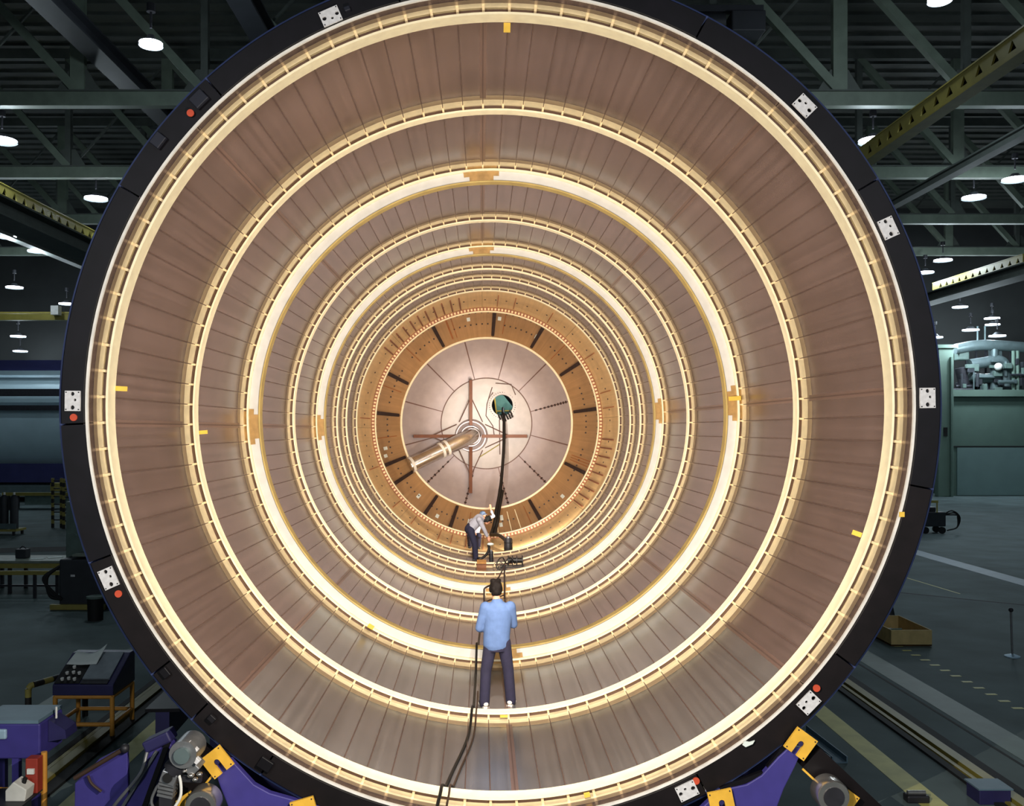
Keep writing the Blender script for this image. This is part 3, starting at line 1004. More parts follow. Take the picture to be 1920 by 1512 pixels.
def hand(mb, wrist, direc, palm_n, thumb_side, curl=0.5, s=1.0):
    """palm, four curled fingers of unequal length and a thumb leaving the side of the palm"""
    wrist, d, n = Vector(wrist), Vector(direc).normalized(), Vector(palm_n)
    n = (n - d * n.dot(d)).normalized()
    sd = Vector(thumb_side)
    sd = (sd - d * sd.dot(d) - n * sd.dot(n)).normalized()
    pc = wrist + d * 0.05 * s
    limb(mb, [wrist, pc - sd * 0.012 * s, pc + d * 0.035 * s - sd * 0.014 * s], [0.026 * s, 0.027 * s, 0.024 * s])
    limb(mb, [wrist, pc + sd * 0.014 * s, pc + d * 0.035 * s + sd * 0.016 * s], [0.024 * s, 0.025 * s, 0.022 * s])
    for i, ln in enumerate((0.075, 0.085, 0.078, 0.062)):
        off = sd * (0.03 - 0.02 * i) * s
        p = pc + d * 0.045 * s + off
        pts = [pc + off * 0.8, p]
        ang = 0
        for seg in (0.45, 0.32, 0.23):
            ang += curl
            dd = d * math.cos(ang) + n * math.sin(ang)
            p = p + dd * ln * seg * s
            pts.append(p)
        limb(mb, pts, [0.011 * s, 0.0105 * s, 0.0095 * s, 0.009 * s, 0.008 * s], 8)
    p0 = wrist + d * 0.025 * s + sd * 0.02 * s
    limb(mb, [p0, p0 + (d * 0.5 + sd) .normalized() * 0.04 * s, p0 + (d * 0.9 + sd * 0.7 + n * 0.5).normalized() * 0.075 * s], [0.014 * s, 0.012 * s, 0.010 * s], 8)


def head(mb, c, fwd, up=(0, 0, 1), s=1.0):
    """skull, jaw, nose, brow, ears, neck left to the caller; returns frame"""
    c, f, u = Vector(c), Vector(fwd).normalized(), Vector(up)
    u = (u - f * u.dot(f)).normalized()
    r = f.cross(u)
    mt = Matrix((r, f, u)).transposed()

    def E(x, y, z, a, b, d):
        n0 = len(mb.v)
        mb.ball((0, 0, 0), (a * s, b * s, d * s), 14, 10)
        for i in range(n0, len(mb.v)):
            mb.v[i] = c + mt @ (mb.v[i] + Vector((x, y, z)) * s)
    E(0, 0, 0.025, 0.078, 0.095, 0.092)
    E(0, 0.03, -0.055, 0.058, 0.062, 0.062)
    E(0, 0.1, -0.012, 0.013, 0.018, 0.024)
    E(0, 0.085, -0.06, 0.024, 0.012, 0.007)
    E(0, 0.085, -0.072, 0.022, 0.012, 0.007)
    for sg in (-1, 1):
        E(sg * 0.078, -0.005, -0.01, 0.012, 0.022, 0.034)
        E(sg * 0.03, 0.082, 0.012, 0.02, 0.012, 0.006)
    return mt


def head_bits(parent, c, mt, hair_m, s=1.0, cover=0.0):
    c = Vector(c)
    mb = MB()
    for sg in (-1, 1):
        p = c + mt @ (Vector((sg * 0.03, 0.092, -0.002)) * s)
        mb.ball(p, 0.011 * s, 8, 6)
    mb2 = MB()
    for (x, y, z, a, b, d) in ((0, -0.012, 0.045, 0.088, 0.098, 0.088), (0, -0.03, 0.0, 0.084, 0.082, 0.085), (0, -0.045, -0.055, 0.062, 0.05, 0.05), (0, 0.05, 0.088, 0.06, 0.05, 0.03),
                                (-0.074, 0.0, 0.0, 0.024, 0.045, 0.055), (0.074, 0.0, 0.0, 0.024, 0.045, 0.055),
                                (0.03, -0.09, 0.03, 0.04, 0.03, 0.05), (-0.035, -0.088, 0.0, 0.04, 0.03, 0.05), (0.0, -0.085, -0.05, 0.05, 0.03, 0.04), (-0.04, -0.03, 0.115, 0.045, 0.05, 0.03), (0.035, -0.02, 0.118, 0.045, 0.05, 0.028), (0.045, -0.06, -0.06, 0.03, 0.03, 0.035), (-0.045, -0.055, -0.065, 0.03, 0.03, 0.035)):
        n0 = len(mb2.v)
        mb2.ball((0, 0, 0), (a * s, b * s, d * s), 14, 10)
        for i in range(n0, len(mb2.v)):
            mb2.v[i] = c + mt @ (mb2.v[i] + Vector((x, y, z)) * s)
    eo = MB(); eo.v, eo.f = mb.v, mb.f
    e = bpy.data.objects.new('eyes', eo.mesh('eyes', M['hole_black'], smooth=True)); C.objects.link(e); e.parent = parent
    return fuse(mb2, 'hair', hair_m, parent, 0.010, 3)


def shoe(parent, ankle, fwd, m, ms, s=1.0, heel=False):
    a, f = Vector(ankle), Vector(fwd).normalized()
    sd = f.cross(Vector((0, 0, 1)))
    mt = Matrix((sd, f, Vector((0, 0, 1)))).transposed()
    mb = MB()
    for (y, z, ra, rb, rc_) in ((-0.04, 0.045, 0.036, 0.045, 0.04), (0.04, 0.042, 0.04, 0.06, 0.036), (0.12, 0.034, 0.042, 0.06, 0.028)):
        n0 = len(mb.v)
        mb.ball((0, 0, 0), (ra * s, rb * s, rc_ * s), 12, 8)
        for i in range(n0, len(mb.v)):
            mb.v[i] = Vector((a.x, a.y, a.z)) + mt @ (mb.v[i] + Vector((0, y, z)) * s)
    o = fuse(mb, 'shoe', m, parent, 0.009, 2)
    out = [(-0.038, -0.085), (0.038, -0.085), (0.045, 0.06), (0.044, 0.14), (0.022, 0.185), (-0.022, 0.185), (-0.044, 0.14), (-0.045, 0.06)]
    P = [a + mt @ (Vector((x * s, y * s, z))) for z in (0.0, 0.022) for x, y in out]
    n = len(out)
    Q = [tuple(range(n)), tuple(range(2 * n - 1, n - 1, -1))] + [(i, n + i, n + (i + 1) % n, (i + 1) % n) for i in range(n)]
    so = bpy.data.objects.new('sole', MB().add(P, Q).mesh('sole', ms)); C.objects.link(so); so.parent = o
    if heel:
        h = MB().ball(a + mt @ (Vector((0, -0.06, 0.05)) * s), (0.037 * s, 0.032 * s, 0.032 * s), 10, 6)
        ho = bpy.data.objects.new('heel_patch', h.mesh('heel_patch', ms, smooth=True)); C.objects.link(ho); ho.parent = o
    return o


def floor_z(x):
    """height of the tank skin under x"""
    return AZ - math.sqrt(RS ** 2 - (x - AX) ** 2)


# --- the man in front, back to the camera
Y1 = 12.97
P1 = thing('person', 'man in light blue shirt and dark jeans standing with his back to us', 'person', (0.225, Y1, floor_z(0.225)))
LF, RFT = Vector((-0.185, -0.03, floor_z(0.04) - floor_z(0.225))), Vector((0.185, 0.05, floor_z(0.41) - floor_z(0.225)))
lank, rank = LF + Vector((0, 0, 0.09)), RFT + Vector((0, 0, 0.09))
lk, rk = Vector((-0.165, 0.01, 0.49)), Vector((0.15, 0.04, 0.49))
lh, rh = Vector((-0.095, 0, 0.9)), Vector((0.085, 0, 0.9))
lsh, rsh = Vector((-0.19, 0, 1.385)), Vector((0.195, 0.0, 1.395))
lel, rel = Vector((-0.255, 0.03, 1.09)), Vector((0.225, 0.09, 1.13))
lwr, rwr = Vector((-0.07, 0.26, 1.06)), Vector((0.06, 0.28, 1.13))
hc = Vector((-0.025, 0.07, 1.63))
mb = MB()
mb.rings([(-0.01, 0, 0.85, 0.13, 0.1), (0, 0, 1.0, 0.14, 0.1), (0, 0, 1.2, 0.15, 0.1), (0, 0, 1.36, 0.16, 0.095), (0, 0.01, 1.43, 0.09, 0.07)])
limb(mb, [Vector((-0.005, 0.01, 1.4)), hc - Vector((0, 0.02, 0.07))], [0.062, 0.056])
mt1 = head(mb, hc, (-0.12, 1, -0.25))
for a, k_, h_ in ((lank, lk, lh), (rank, rk, rh)):
    limb(mb, [h_, k_, a], [0.08, 0.052, 0.038])
for s_, e_, w_ in ((lsh, lel, lwr), (rsh, rel, rwr)):
    limb(mb, [s_, e_, w_], [0.048, 0.038, 0.027])
hand(mb, lwr, lwr - lel, (0.2, 0.3, -1), (0, 1, 0.4), 0.45)
hand(mb, rwr, rwr - rel, (-0.2, 0.3, -1), (0, 1, 0.4), 0.45)
fuse(mb, 'body', M['skin_tone'], P1, 0.009, 2)
head_bits(P1, hc, mt1, M['hair'])
mb = MB()
mb.rings([(-0.02, 0, 0.80, 0.16, 0.118), (-0.02, 0, 0.86, 0.186, 0.135), (-0.015, 0, 0.98, 0.187, 0.135), (-0.005, 0, 1.12, 0.19, 0.132), (0, 0, 1.26, 0.2, 0.13), (0, 0, 1.36, 0.2, 0.12), (0, 0.005, 1.42, 0.16, 0.1), (-0.005, 0.012, 1.465, 0.085, 0.08)], 24)
limb(mb, [lsh + Vector((0.02, 0, 0)), lel], [0.082, 0.062])
limb(mb, [lel, lel.lerp(lwr, 0.12)], [0.062, 0.064])
limb(mb, [rsh + Vector((-0.02, 0, 0)), rel], [0.08, 0.06])
limb(mb, [rel, rel.lerp(rwr, 0.12)], [0.06, 0.062])
mb.tube([(-0.005, 0.012, 1.45), (-0.008, 0.02, 1.5)], [0.084, 0.07], 16)
sh = fuse(mb, 'shirt', M['shirt_blue'], P1, 0.011, 4)
cf = MB()
cf.tube([lel.lerp(lwr, 0.08), lel.lerp(lwr, 0.26)], 0.058, 16)
cf.tube([rel.lerp(rwr, 0.08), rel.lerp(rwr, 0.26)], 0.056, 16)
co = bpy.data.objects.new('rolled_cuffs', cf.mesh('rolled_cuffs', M['shirt_white'], smooth=True)); C.objects.link(co); co.parent = sh
mb = MB()
mb.rings([(-0.01, 0, 0.78, 0.14, 0.12), (-0.005, 0, 0.86, 0.175, 0.125), (0, 0, 0.95, 0.17, 0.115)], 20)
limb(mb, [lh, lk, lank + Vector((0, 0, -0.03))], [0.1, 0.078, 0.073], 16)
limb(mb, [rh, rk, rank + Vector((0, 0, -0.03))], [0.1, 0.078, 0.073], 16)
fuse(mb, 'trousers', M['jeans'], P1, 0.011, 4)
shoe(P1, LF, (-0.35, 1, 0), M['shoe'], M['shoe_white'], 1.0, True)
shoe(P1, RFT, (0.3, 1, 0), M['shoe'], M['shoe_white'], 1.0, True)

# --- the man bending over at the far end, facing right
Y2 = 27.5
X2 = -0.19
P2 = thing('person', 'man in white shirt and navy trousers bending forward over the equipment', 'person', (X2, Y2, floor_z(X2)))
lf, rf = Vector((0.0, 0.1, 0)), Vector((0.02, -0.1, 0))
hip = Vector((-0.14, 0, 0.92))
ch = Vector((0.12, 0, 1.2))
nk = Vector((0.22, 0, 1.26))
hd = Vector((0.36, 0, 1.16))
mb = MB()
limb(mb, [hip, hip.lerp(ch, 0.5), ch, nk], [0.13, 0.13, 0.14, 0.06])
limb(mb, [nk, hd], [0.06, 0.06])
mt2 = head(mb, hd, (0.75, 0, -0.75), (0.5, 0, 0.7))
sh_ = [ch + Vector((0, sg * 0.18, 0)) for sg in (1, -1)]
el_ = [Vector((0.25, 0.16, 0.9)), Vector((0.26, -0.16, 0.92))]
wr_ = [Vector((0.36, 0.1, 0.66)), Vector((0.38, -0.08, 0.66))]
for i in (0, 1):
    limb(mb, [sh_[i], el_[i], wr_[i]], [0.05, 0.038, 0.028])
    hand(mb, wr_[i], (0.3, -0.1, -1), (0.2, -1 if i == 0 else 1, 0), (1, 0, 0.2), 0.5)
for i, f_ in enumerate((lf, rf)):
    limb(mb, [hip + Vector((0, 0.09 if i == 0 else -0.09, 0)), f_ * 0.5 + hip * 0.5 + Vector((0.06, 0.05 if i == 0 else -0.05, 0)), f_ + Vector((0, 0, 0.09))], [0.085, 0.055, 0.04])
fuse(mb, 'body', M['skin_tone'], P2, 0.011, 2)
head_bits(P2, hd, mt2, M['hole_black'], 1.05)
mb = MB()
limb(mb, [hip + Vector((0.02, 0, 0.03)), hip.lerp(ch, 0.5) + Vector((0, 0, 0.01)), ch], [0.15, 0.158, 0.158], 16)
for i in (0, 1):
    limb(mb, [sh_[i] * 0.9 + ch * 0.1, el_[i], el_[i].lerp(wr_[i], 0.75)], [0.085, 0.062, 0.052])
    limb(mb, [ch, sh_[i]], [0.14, 0.085])
mb.tube([ch.lerp(nk, 0.6), nk + Vector((0.02, 0, 0))], [0.1, 0.075], 14)
fuse(mb, 'shirt', M['shirt_white'], P2, 0.013, 3)
mb = MB()
limb(mb, [hip + Vector((-0.02, 0, -0.02)), hip + Vector((0.02, 0, 0.05))], [0.16, 0.15], 16)
for i, f_ in enumerate((lf, rf)):
    sg = 1 if i == 0 else -1
    limb(mb, [hip + Vector((0, 0.09 * sg, -0.03)), f_ * 0.5 + hip * 0.5 + Vector((0.05, 0.06 * sg, 0)), f_ + Vector((0, 0, 0.07))], [0.115, 0.088, 0.075], 14)
fuse(mb, 'trousers', M['navy'], P2, 0.013, 3)
for f_ in (lf, rf):
    shoe(P2, f_, (1, 0.05, 0), M['shoe'], M['rubber'])

# --- the crouching worker behind him
Y3, X3 = 30.2, 0.02
P3 = thing('person', 'crouching worker in a pale blue cap half hidden behind the bending man', 'person', (X3, Y3, floor_z(X3)))
hip = Vector((-0.26, 0.05, 0.42))
ch = Vector((-0.17, -0.02, 0.82))
hd = Vector((0.02, -0.06, 1.08))
hx = Vector((-0.26, 0, 0))
mb = MB()
limb(mb, [hip, ch], [0.13, 0.14])
limb(mb, [ch + Vector((0, 0, 0.05)), hd], [0.06, 0.055])
mt3 = head(mb, hd, (0.7, -0.6, -0.2))
for sg in (-1, 1):
    limb(mb, [hip + Vector((0.09 * sg, 0, 0)), Vector((0.16 * sg, -0.36, 0.46)) + hx, Vector((0.14 * sg, -0.1, 0.1)) + hx], [0.085, 0.056, 0.04])
ra = [ch + Vector((0.2, 0, 0.1)), Vector((0.36, -0.05, 1.06)), Vector((0.27, -0.08, 1.28))]
la = [ch + Vector((-0.17, 0, 0.08)), Vector((-0.42, -0.15, 0.66)), Vector((-0.3, -0.3, 0.55))]
for q in (ra, la):
    limb(mb, q, [0.05, 0.038, 0.028])
hand(mb, ra[2], (-0.1, 0, 1), (0, -1, 0), (-1, 0, 0.2), 0.3)
hand(mb, la[2], (0.8, -0.4, -0.2), (0, -0.3, -1), (0, -1, 0.2), 0.5)
fuse(mb, 'body', M['skin_tone'], P3, 0.011, 2)
mb = MB()
mb.ball(hd + Vector((-0.01, 0.01, 0.05)), (0.105, 0.11, 0.1), 16, 10)
mb.ball(hd + Vector((0.07, -0.07, 0.045)), (0.075, 0.075, 0.018), 14, 8)
fuse(mb, 'cap', M['cap_blue'], P3, 0.01, 2)
e = MB()
for sg in (-1, 1):
    e.ball(hd + mt3 @ Vector((sg * 0.03, 0.092, -0.002)), 0.011, 8, 6)
eo = bpy.data.objects.new('eyes', e.mesh('eyes', M['hole_black'], smooth=True)); C.objects.link(eo); eo.parent = P3
mb = MB()
limb(mb, [hip + Vector((0, 0, 0.04)), ch], [0.155, 0.165], 16)
for q in (ra, la):
    limb(mb, [ch + Vector((0, 0, 0.02)), q[0], q[1], q[1].lerp(q[2], 0.7)], [0.13, 0.085, 0.062, 0.05])
fuse(mb, 'shirt', M['shirt_white'], P3, 0.013, 3)
mb = MB()
limb(mb, [hip, hip + Vector((0, 0, 0.06))], [0.16, 0.15], 16)
for sg in (-1, 1):
    limb(mb, [hip + Vector((0.09 * sg, 0, 0)), Vector((0.16 * sg, -0.36, 0.46)) + hx, Vector((0.14 * sg, -0.1, 0.1)) + hx], [0.11, 0.085, 0.07], 14)
fuse(mb, 'trousers', M['navy'], P3, 0.013, 3)
for sg in (-1, 1):
    shoe(P3, Vector((0.14 * sg - 0.26, -0.1, floor_z(X3 + 0.14 * sg - 0.26) - floor_z(X3))), (0.1 * sg, -1, 0), M['shoe'], M['rubber'])

# ------------------------------------------------------------------ things lying in the tank
def on_skin(px, py, up=0.02):
    """point on the lowest part of the skin along the sight line through a pixel"""
    Y = F * (CAMZ - (AZ - RS) - up) / (py - VPY)
    x = (px - VPX) / F * Y
    return Vector((x, Y, floor_z(x) + up))


# the long cable
pts = [Vector((0.0, 19.9, 1.16)), Vector((0.02, 19.4, 1.16)), Vector((0.04, 18.95, 1.29)), Vector((0.02, 18.75, 1.29)), Vector((-0.02, 18.2, 1.155)), Vector((-0.05, 17.0, 1.155)), Vector((-0.07, 15.6, 1.3)), Vector((-0.08, 15.3, 1.47)),
       Vector((-0.08, 15.08, 1.47)), Vector((-0.09, 14.7, 1.16)), Vector((-0.1, 13.6, 1.16)), Vector((-0.11, 12.7, 1.2)), Vector((-0.12, 12.46, 1.285)), Vector((-0.13, 12.25, 1.285)), Vector((-0.15, 11.9, 1.17)), Vector((-0.2, 11.3, 1.165)),
       Vector((-0.32, 10.4, 1.18)), Vector((-0.38, 9.85, 1.22)), Vector((-0.41, 9.65, 1.3)), Vector((-0.42, 9.42, 1.3)), Vector((-0.45, 9.2, 1.2)), Vector((-0.48, 8.9, 0.9)), Vector((-0.5, 8.6, 0.2)), Vector((-0.5, 8.2, 0.03)), Vector((-0.6, 7.0, 0.03))]
tag(MB().tube(spline(pts, 5), 0.018, 8).build('power_cable', M['rubber'], None, True), 'long black cable running from the standing man down over the mouth of the tank', 'cable')
p2_ = [p + Vector((0.045 + 0.005 * i, 0, 0.002)) for i, p in enumerate(pts[10:])]
tag(MB().tube(spline(p2_, 5), 0.011, 8).build('power_cable', M['old_cable'], None, True), 'thin brown cable beside the long black one at the tank mouth', 'cable')

# hose bundle through the manhole
c = Vector((AX + MAN[0], YD + ym, AZ + MAN[1]))
hp = [c + Vector((0.05, 0.9, -0.1)), c + Vector((0.03, 0.3, -0.28)), c + Vector((0.05, -0.12, -0.36)), at(945, 800, 35.4), at(944, 850, 34.8), at(938, 920, 34.0), at(931, 958, 33.5), at(929, 975, 33.2), at(925, 992, 33.0), at(921, 1003, 32.7)]
hose = thing('hose_bundle', 'black hose bundle hanging from the round manhole to the tank bottom', 'hose', hp[-1])
MB().tube(spline(hp, 6), [0.06] * 30 + [0.075] * 25, 12).build('main_hose', M['rubber'], hose, True)
h2 = [p + Vector((0.09, -0.05, 0.0)) for p in hp[5:]]
h2[-1] = at(928, 1004, 32.6)
MB().tube(spline(h2, 6), 0.055, 10).build('side_hose', M['rubber'], hose, True)
for i in range(6):
    a = -110 + i * 14
    p = c + Vector((MR * math.cos(R(a)) * 0.96, -0.1, MR * math.sin(R(a)) * 0.96))
    MB().tube([p + Vector((-0.03 * math.cos(R(a)), 0.25, 0.05)), p, p + Vector((0.07, -0.05, -0.16 - 0.02 * (i % 3)))], 0.035, 8).build('hose_end', M['rubber'], hose, True)
hp = [at(921, 1004, 32.4) + Vector((0, 0, 0.02)), at(935, 1004, 31.2), at(946, 1012, 30.0), at(954, 1024, 29.2), at(959, 1038, 28.9)]
tag(MB().tube(spline(hp, 6), 0.06, 10).build('curved_hose', M['rubber'], None, True), 'short curved black hose arching down into the dark canister', 'hose')
# flexible hose at the bending man's feet
hp = [Vector((0.2, 27.3, 1.62)), Vector((0.22, 27.3, 1.5)), Vector((0.16, 27.3, 1.35)), Vector((0.02, 27.32, 1.22)), Vector((-0.1, 27.34, 1.19)), Vector((-0.16, 27.6, 1.19))]
tag(MB().tube(spline(hp, 6), 0.04, 10).build('flexible_hose', M['rubber'], None, True), 'looping black hose held in the bending man\'s hands', 'hose')
# white cloth in hand
p = Vector((0.26, 27.22, 1.64))
o = tag(MB().ball(p, (0.1, 0.06, 0.045)).build('cleaning_cloth', M['paper'], None, True), 'white cloth in the bending man\'s hand', 'cloth')


def canister(px0, px1, pyb, Y, hgt, label):
    a, b = at(px0, pyb, Y), at(px1, pyb, Y)
    x, r = (a.x + b.x) / 2, (b.x - a.x) / 2
    z = floor_z(x) + 0.005
    t = thing('canister', label, 'canister', (x, Y, z))
    MB().rings([(x, Y, z, r * 0.95, r * 0.95), (x, Y, z + 0.03, r, r), (x, Y, z + hgt * 0.82, r, r), (x, Y, z + hgt * 0.9, r * 0.8, r * 0.8)], 20).build('drum', M['dark_steel'], t, True)
    MB().rings([(x, Y, z + hgt * 0.9, r * 0.55, r * 0.55), (x, Y, z + hgt, r * 0.5, r * 0.5)], 16).build('cap', M['steel'], t, True)
    for k_ in (0.25, 0.6):
        MB().rings([(x, Y, z + hgt * k_, r * 1.04, r * 1.04), (x, Y, z + hgt * (k_ + 0.05), r * 1.04, r * 1.04)], 20).build('hoop', M['hole_black'], t, True)
    return t


canister(917, 925, 1050, 27.2, 0.34, 'slim dark canister standing between the bending man and the hose')
canister(945, 961, 1048, 28.8, 0.5, 'wider black canister right of the slim one, fed by the curved hose')
# wooden step
x, Y = 0.0, 26.05
t = thing('wooden_step', 'brown wooden step laid over a ring frame at the bending man\'s feet', 'step', (x, Y, floor_z(x)))
MB().box((x, 26.0, 1.3), (0.26, 0.62, 0.03)).build('tread', M['wood'], t)
for yy in (25.74, 26.28):
    MB().box((x, yy, 1.208), (0.26, 0.03, 0.15)).build('riser', M['wood_brown'], t)
MB().box((x, 25.5, 1.16), (0.26, 0.42, 0.03)).build('tread', M['wood_brown'], t)

# cable reel cart right of the step
Y = 25.1
cart = thing('reel_cart', 'wire framed cable reel cart with two thin wheels standing on the tank bottom', 'cart', (0.75, Y, floor_z(0.75)))
zd = floor_z(0.85) + 0.12
for (x, r, dy) in ((0.46, 0.16, -0.2), (0.58, 0.14, 0.0)):
    z = floor_z(x) + r + 0.008
    MB().lathe([(r - 0.012, -0.012), (r, -0.012), (r, 0.012), (r - 0.012, 0.012)], n=32, c=(x, Y + dy, z)).build('wheel', M['dark_steel'], cart, True)
    sp_ = MB()
    for q in range(6):
        a = 2 * PI * q / 6
        sp_.bar((x, Y + dy, z), (x + (r - 0.01) * math.cos(a), Y + dy, z + (r - 0.01) * math.sin(a)), 0.012)
    sp_.build('spokes', M['dark_steel'], cart)
MB().tube([(0.72, Y, zd + 0.16), (1.12, Y, zd + 0.16)], 0.07, 16).build('reel_drum', M['rubber'], cart, True)
for x in (0.72, 0.83, 0.95, 1.1):
    MB().tube([(x - 0.012, Y, zd + 0.16), (x + 0.012, Y, zd + 0.16)], 0.13, 20).build('reel_disc', M['dark_steel'], cart, True)
MB().bar((0.5, Y - 0.16, zd), (1.14, Y - 0.16, zd), 0.03).build('side_bar', M['dark_steel'], cart)
MB().bar((0.5, Y + 0.16, zd), (1.14, Y + 0.16, zd), 0.03).build('side_bar', M['dark_steel'], cart)
for x in (0.62, 0.86, 1.1):
    MB().bar((x, Y - 0.17, zd), (x, Y + 0.17, zd), 0.025).build('cross_bar', M['dark_steel'], cart)
for x in (0.66, 1.1):
    for yy in (Y - 0.15, Y + 0.15):
        MB().bar((x, yy, floor_z(x) + 0.005), (x, yy, zd), 0.025).build('leg', M['dark_steel'], cart)
MB().tube(spline([(0.8, Y - 0.2, zd + 0.2), (0.66, Y - 0.28, zd + 0.12), (0.56, Y - 0.32, zd + 0.28), (0.44, Y - 0.3, zd + 0.2), (0.4, Y - 0.36, zd + 0.02), (0.52, Y - 0.38, zd - 0.06)], 6), 0.016, 8).build('loose_cable', M['rubber'], cart, True)
MB().tube(spline([(0.9, Y - 0.2, zd + 0.1), (0.75, Y - 0.3, zd + 0.28), (0.6, Y - 0.3, zd + 0.1), (0.5, Y - 0.34, zd - 0.02)], 6), 0.014, 8).build('loose_cable', M['rubber'], cart, True)

# hand cart the standing man holds
Y = 21.0
t = thing('hand_cart', 'thin dark hand cart frame standing just beyond the standing man', 'cart', (0.3, Y - 0.9, floor_z(0.3)))
zb = 1.2
for x, ztop, yy in ((0.055, 1.53, 20.2), (0.52, 1.9, 21.1)):
    MB().tube([(x, yy - 0.05, floor_z(x) + 0.01), (x, yy, ztop)], 0.02, 8).build('upright', M['dark_bar'], t, True)
MB().tube(spline([(0.055, 20.2, 1.53), (0.1, 20.25, 1.56), (0.28, 20.6, 1.58)], 4), 0.02, 8).build('handle', M['dark_bar'], t, True)
MB().tube([(0.055, 20.16, 1.25), (0.52, 21.06, 1.25)], 0.016, 8).build('cross_bar', M['dark_bar'], t, True)
MB().tube(spline([(0.28, 20.6, 1.58), (0.4, 20.9, 1.7), (0.52, 21.1, 1.9)], 4), 0.016, 8).build('brace', M['dark_bar'], t, True)

# ------------------------------------------------------------------ transporter cradle under the ring
um = None


def u_bracket(t, px, py, Y, ang, s=1.0):
    """yellow bracket plate with a slot open at one side"""
    p = at(px, py, Y)
    out = [(-0.12, -0.12), (-0.03, -0.12), (-0.03, 0.0)]
    out += [(-0.03 + 0.03 - 0.03 * math.cos(PI * i / 6), 0.0 + 0.03 * math.sin(PI * i / 6)) for i in range(1, 6)]
    out += [(0.03, 0.0), (0.03, -0.12), (0.12, -0.12), (0.12, 0.12), (-0.12, 0.12)]
    mt = Matrix.Rotation(-R(ang), 3, 'Y')
    mb = MB().prism([(x * s, z * s) for x, z in out], -0.03, 0.0)
    mb.v = [p + mt @ v for v in mb.v]
    o = mb.build('bracket', M['yellow_paint'], t)
    b = MB()
    for x, z in ((-0.1, -0.1), (0.1, -0.1), (0.1, 0.1), (-0.1, 0.1)):
        b.ball(p + mt @ Vector((x * s, -0.032, z * s)), 0.008, 6, 4)
    b.build('bolts', M['dark_steel'], o)
    b = MB().tube([p + mt @ Vector((0, -0.02, 0)), p + mt @ Vector((0, 0.08, 0))], 0.026 * s, 12).build('axle', M['blue_dark'], o, True)
    return o


def roller(t, p, r, y0, y1):
    o = MB().lathe([(0, 0), (r * 0.85, 0), (r, 0.02), (r, y1 - y0), (0, y1 - y0)], n=24, c=(p.x, y0, p.z)).build('roller', M['chrome'], t, True)
    MB().lathe([(0, -0.02), (r * 0.4, -0.02), (r * 0.4, 0.0), (0, 0.0)], n=16, c=(p.x, y0, p.z)).build('roller_hub', M['dark_steel'], o, True)
    return o


def cradle(label, plate_px, brackets, rollers, strips):
    base = at(*plate_px[0], 9.2)
    t = thing('roller_cradle', label, 'cradle', (base.x, 9.3, 0), 'roller cradles under the ring')
    out = [at(px, py, 9.2) for px, py in plate_px]
    MB().prism([(p.x, p.z) for p in out], 9.2, 9.28).build('side_plate', M['blue_paint'], t, bev=0.01)
    MB().prism([(p.x, p.z) for p in out], 9.62, 9.7).build('side_plate', M['blue_dark'], t)
    for (px, py, ang) in brackets:
        u_bracket(t, px, py, 9.16, ang)
    for (px, py, r) in rollers:
        roller(t, at(px, py, 9.2), r, 9.29, 9.6)
    for a, b, wd, m in strips:
        MB().bar(at(*a, 9.24), at(*b, 9.24), wd, wd, (0, 1, 0)).build('strap', M[m], t)
    return t


LC = cradle('blue roller cradle with yellow brackets under the ring, lower left',
            [(398, 1432), (432, 1424), (452, 1446), (476, 1472), (505, 1488), (548, 1500), (600, 1512), (640, 1545), (600, 1600), (470, 1590), (430, 1520), (412, 1475)],
            [(408, 1428, 38), (572, 1520, 16)], [(425, 1417, 0.085), (584, 1511, 0.075)],
            [((436, 1432), (470, 1480), 0.05, 'black_paint'), ((470, 1482), (560, 1510), 0.05, 'black_paint')])
RC = cradle('blue roller cradle with yellow brackets under the ring, lower right',
            [(1352, 1482), (1400, 1472), (1428, 1455), (1460, 1420), (1482, 1400), (1506, 1404), (1490, 1440), (1470, 1480), (1455, 1520), (1400, 1590), (1300, 1600), (1290, 1540)],
            [(1500, 1394, -36), (1352, 1504, 12)], [(1482, 1384, 0.085), (1338, 1490, 0.075)],
            [((1478, 1392), (1440, 1440), 0.05, 'black_paint'), ((1430, 1450), (1350, 1480), 0.05, 'black_paint')])
# pedestals from the floor carrying the cradles, transporter deck
tr = thing('transporter', 'low dark transporter deck under the tank ring carrying both cradles', 'transporter', (0.3, 9.6, 0))
MB().box((0.3, 9.7, 0.3), (5.6, 1.4, 0.4)).build('deck', M['blue_dark'], tr, bev=0.03)
for x in (-2.2, 2.7):
    MB().box((x, 9.45, 0.62), (0.9, 0.5, 0.3)).build('pedestal', M['blue_dark'], tr, bev=0.02)
for x in (-2.1, 2.6):
    for yy in (9.2, 10.2):
        MB().tube([(x - 0.12, yy, 0.11), (x + 0.12, yy, 0.11)], 0.105, 18).build('wheel', M['rubber'], tr, True)

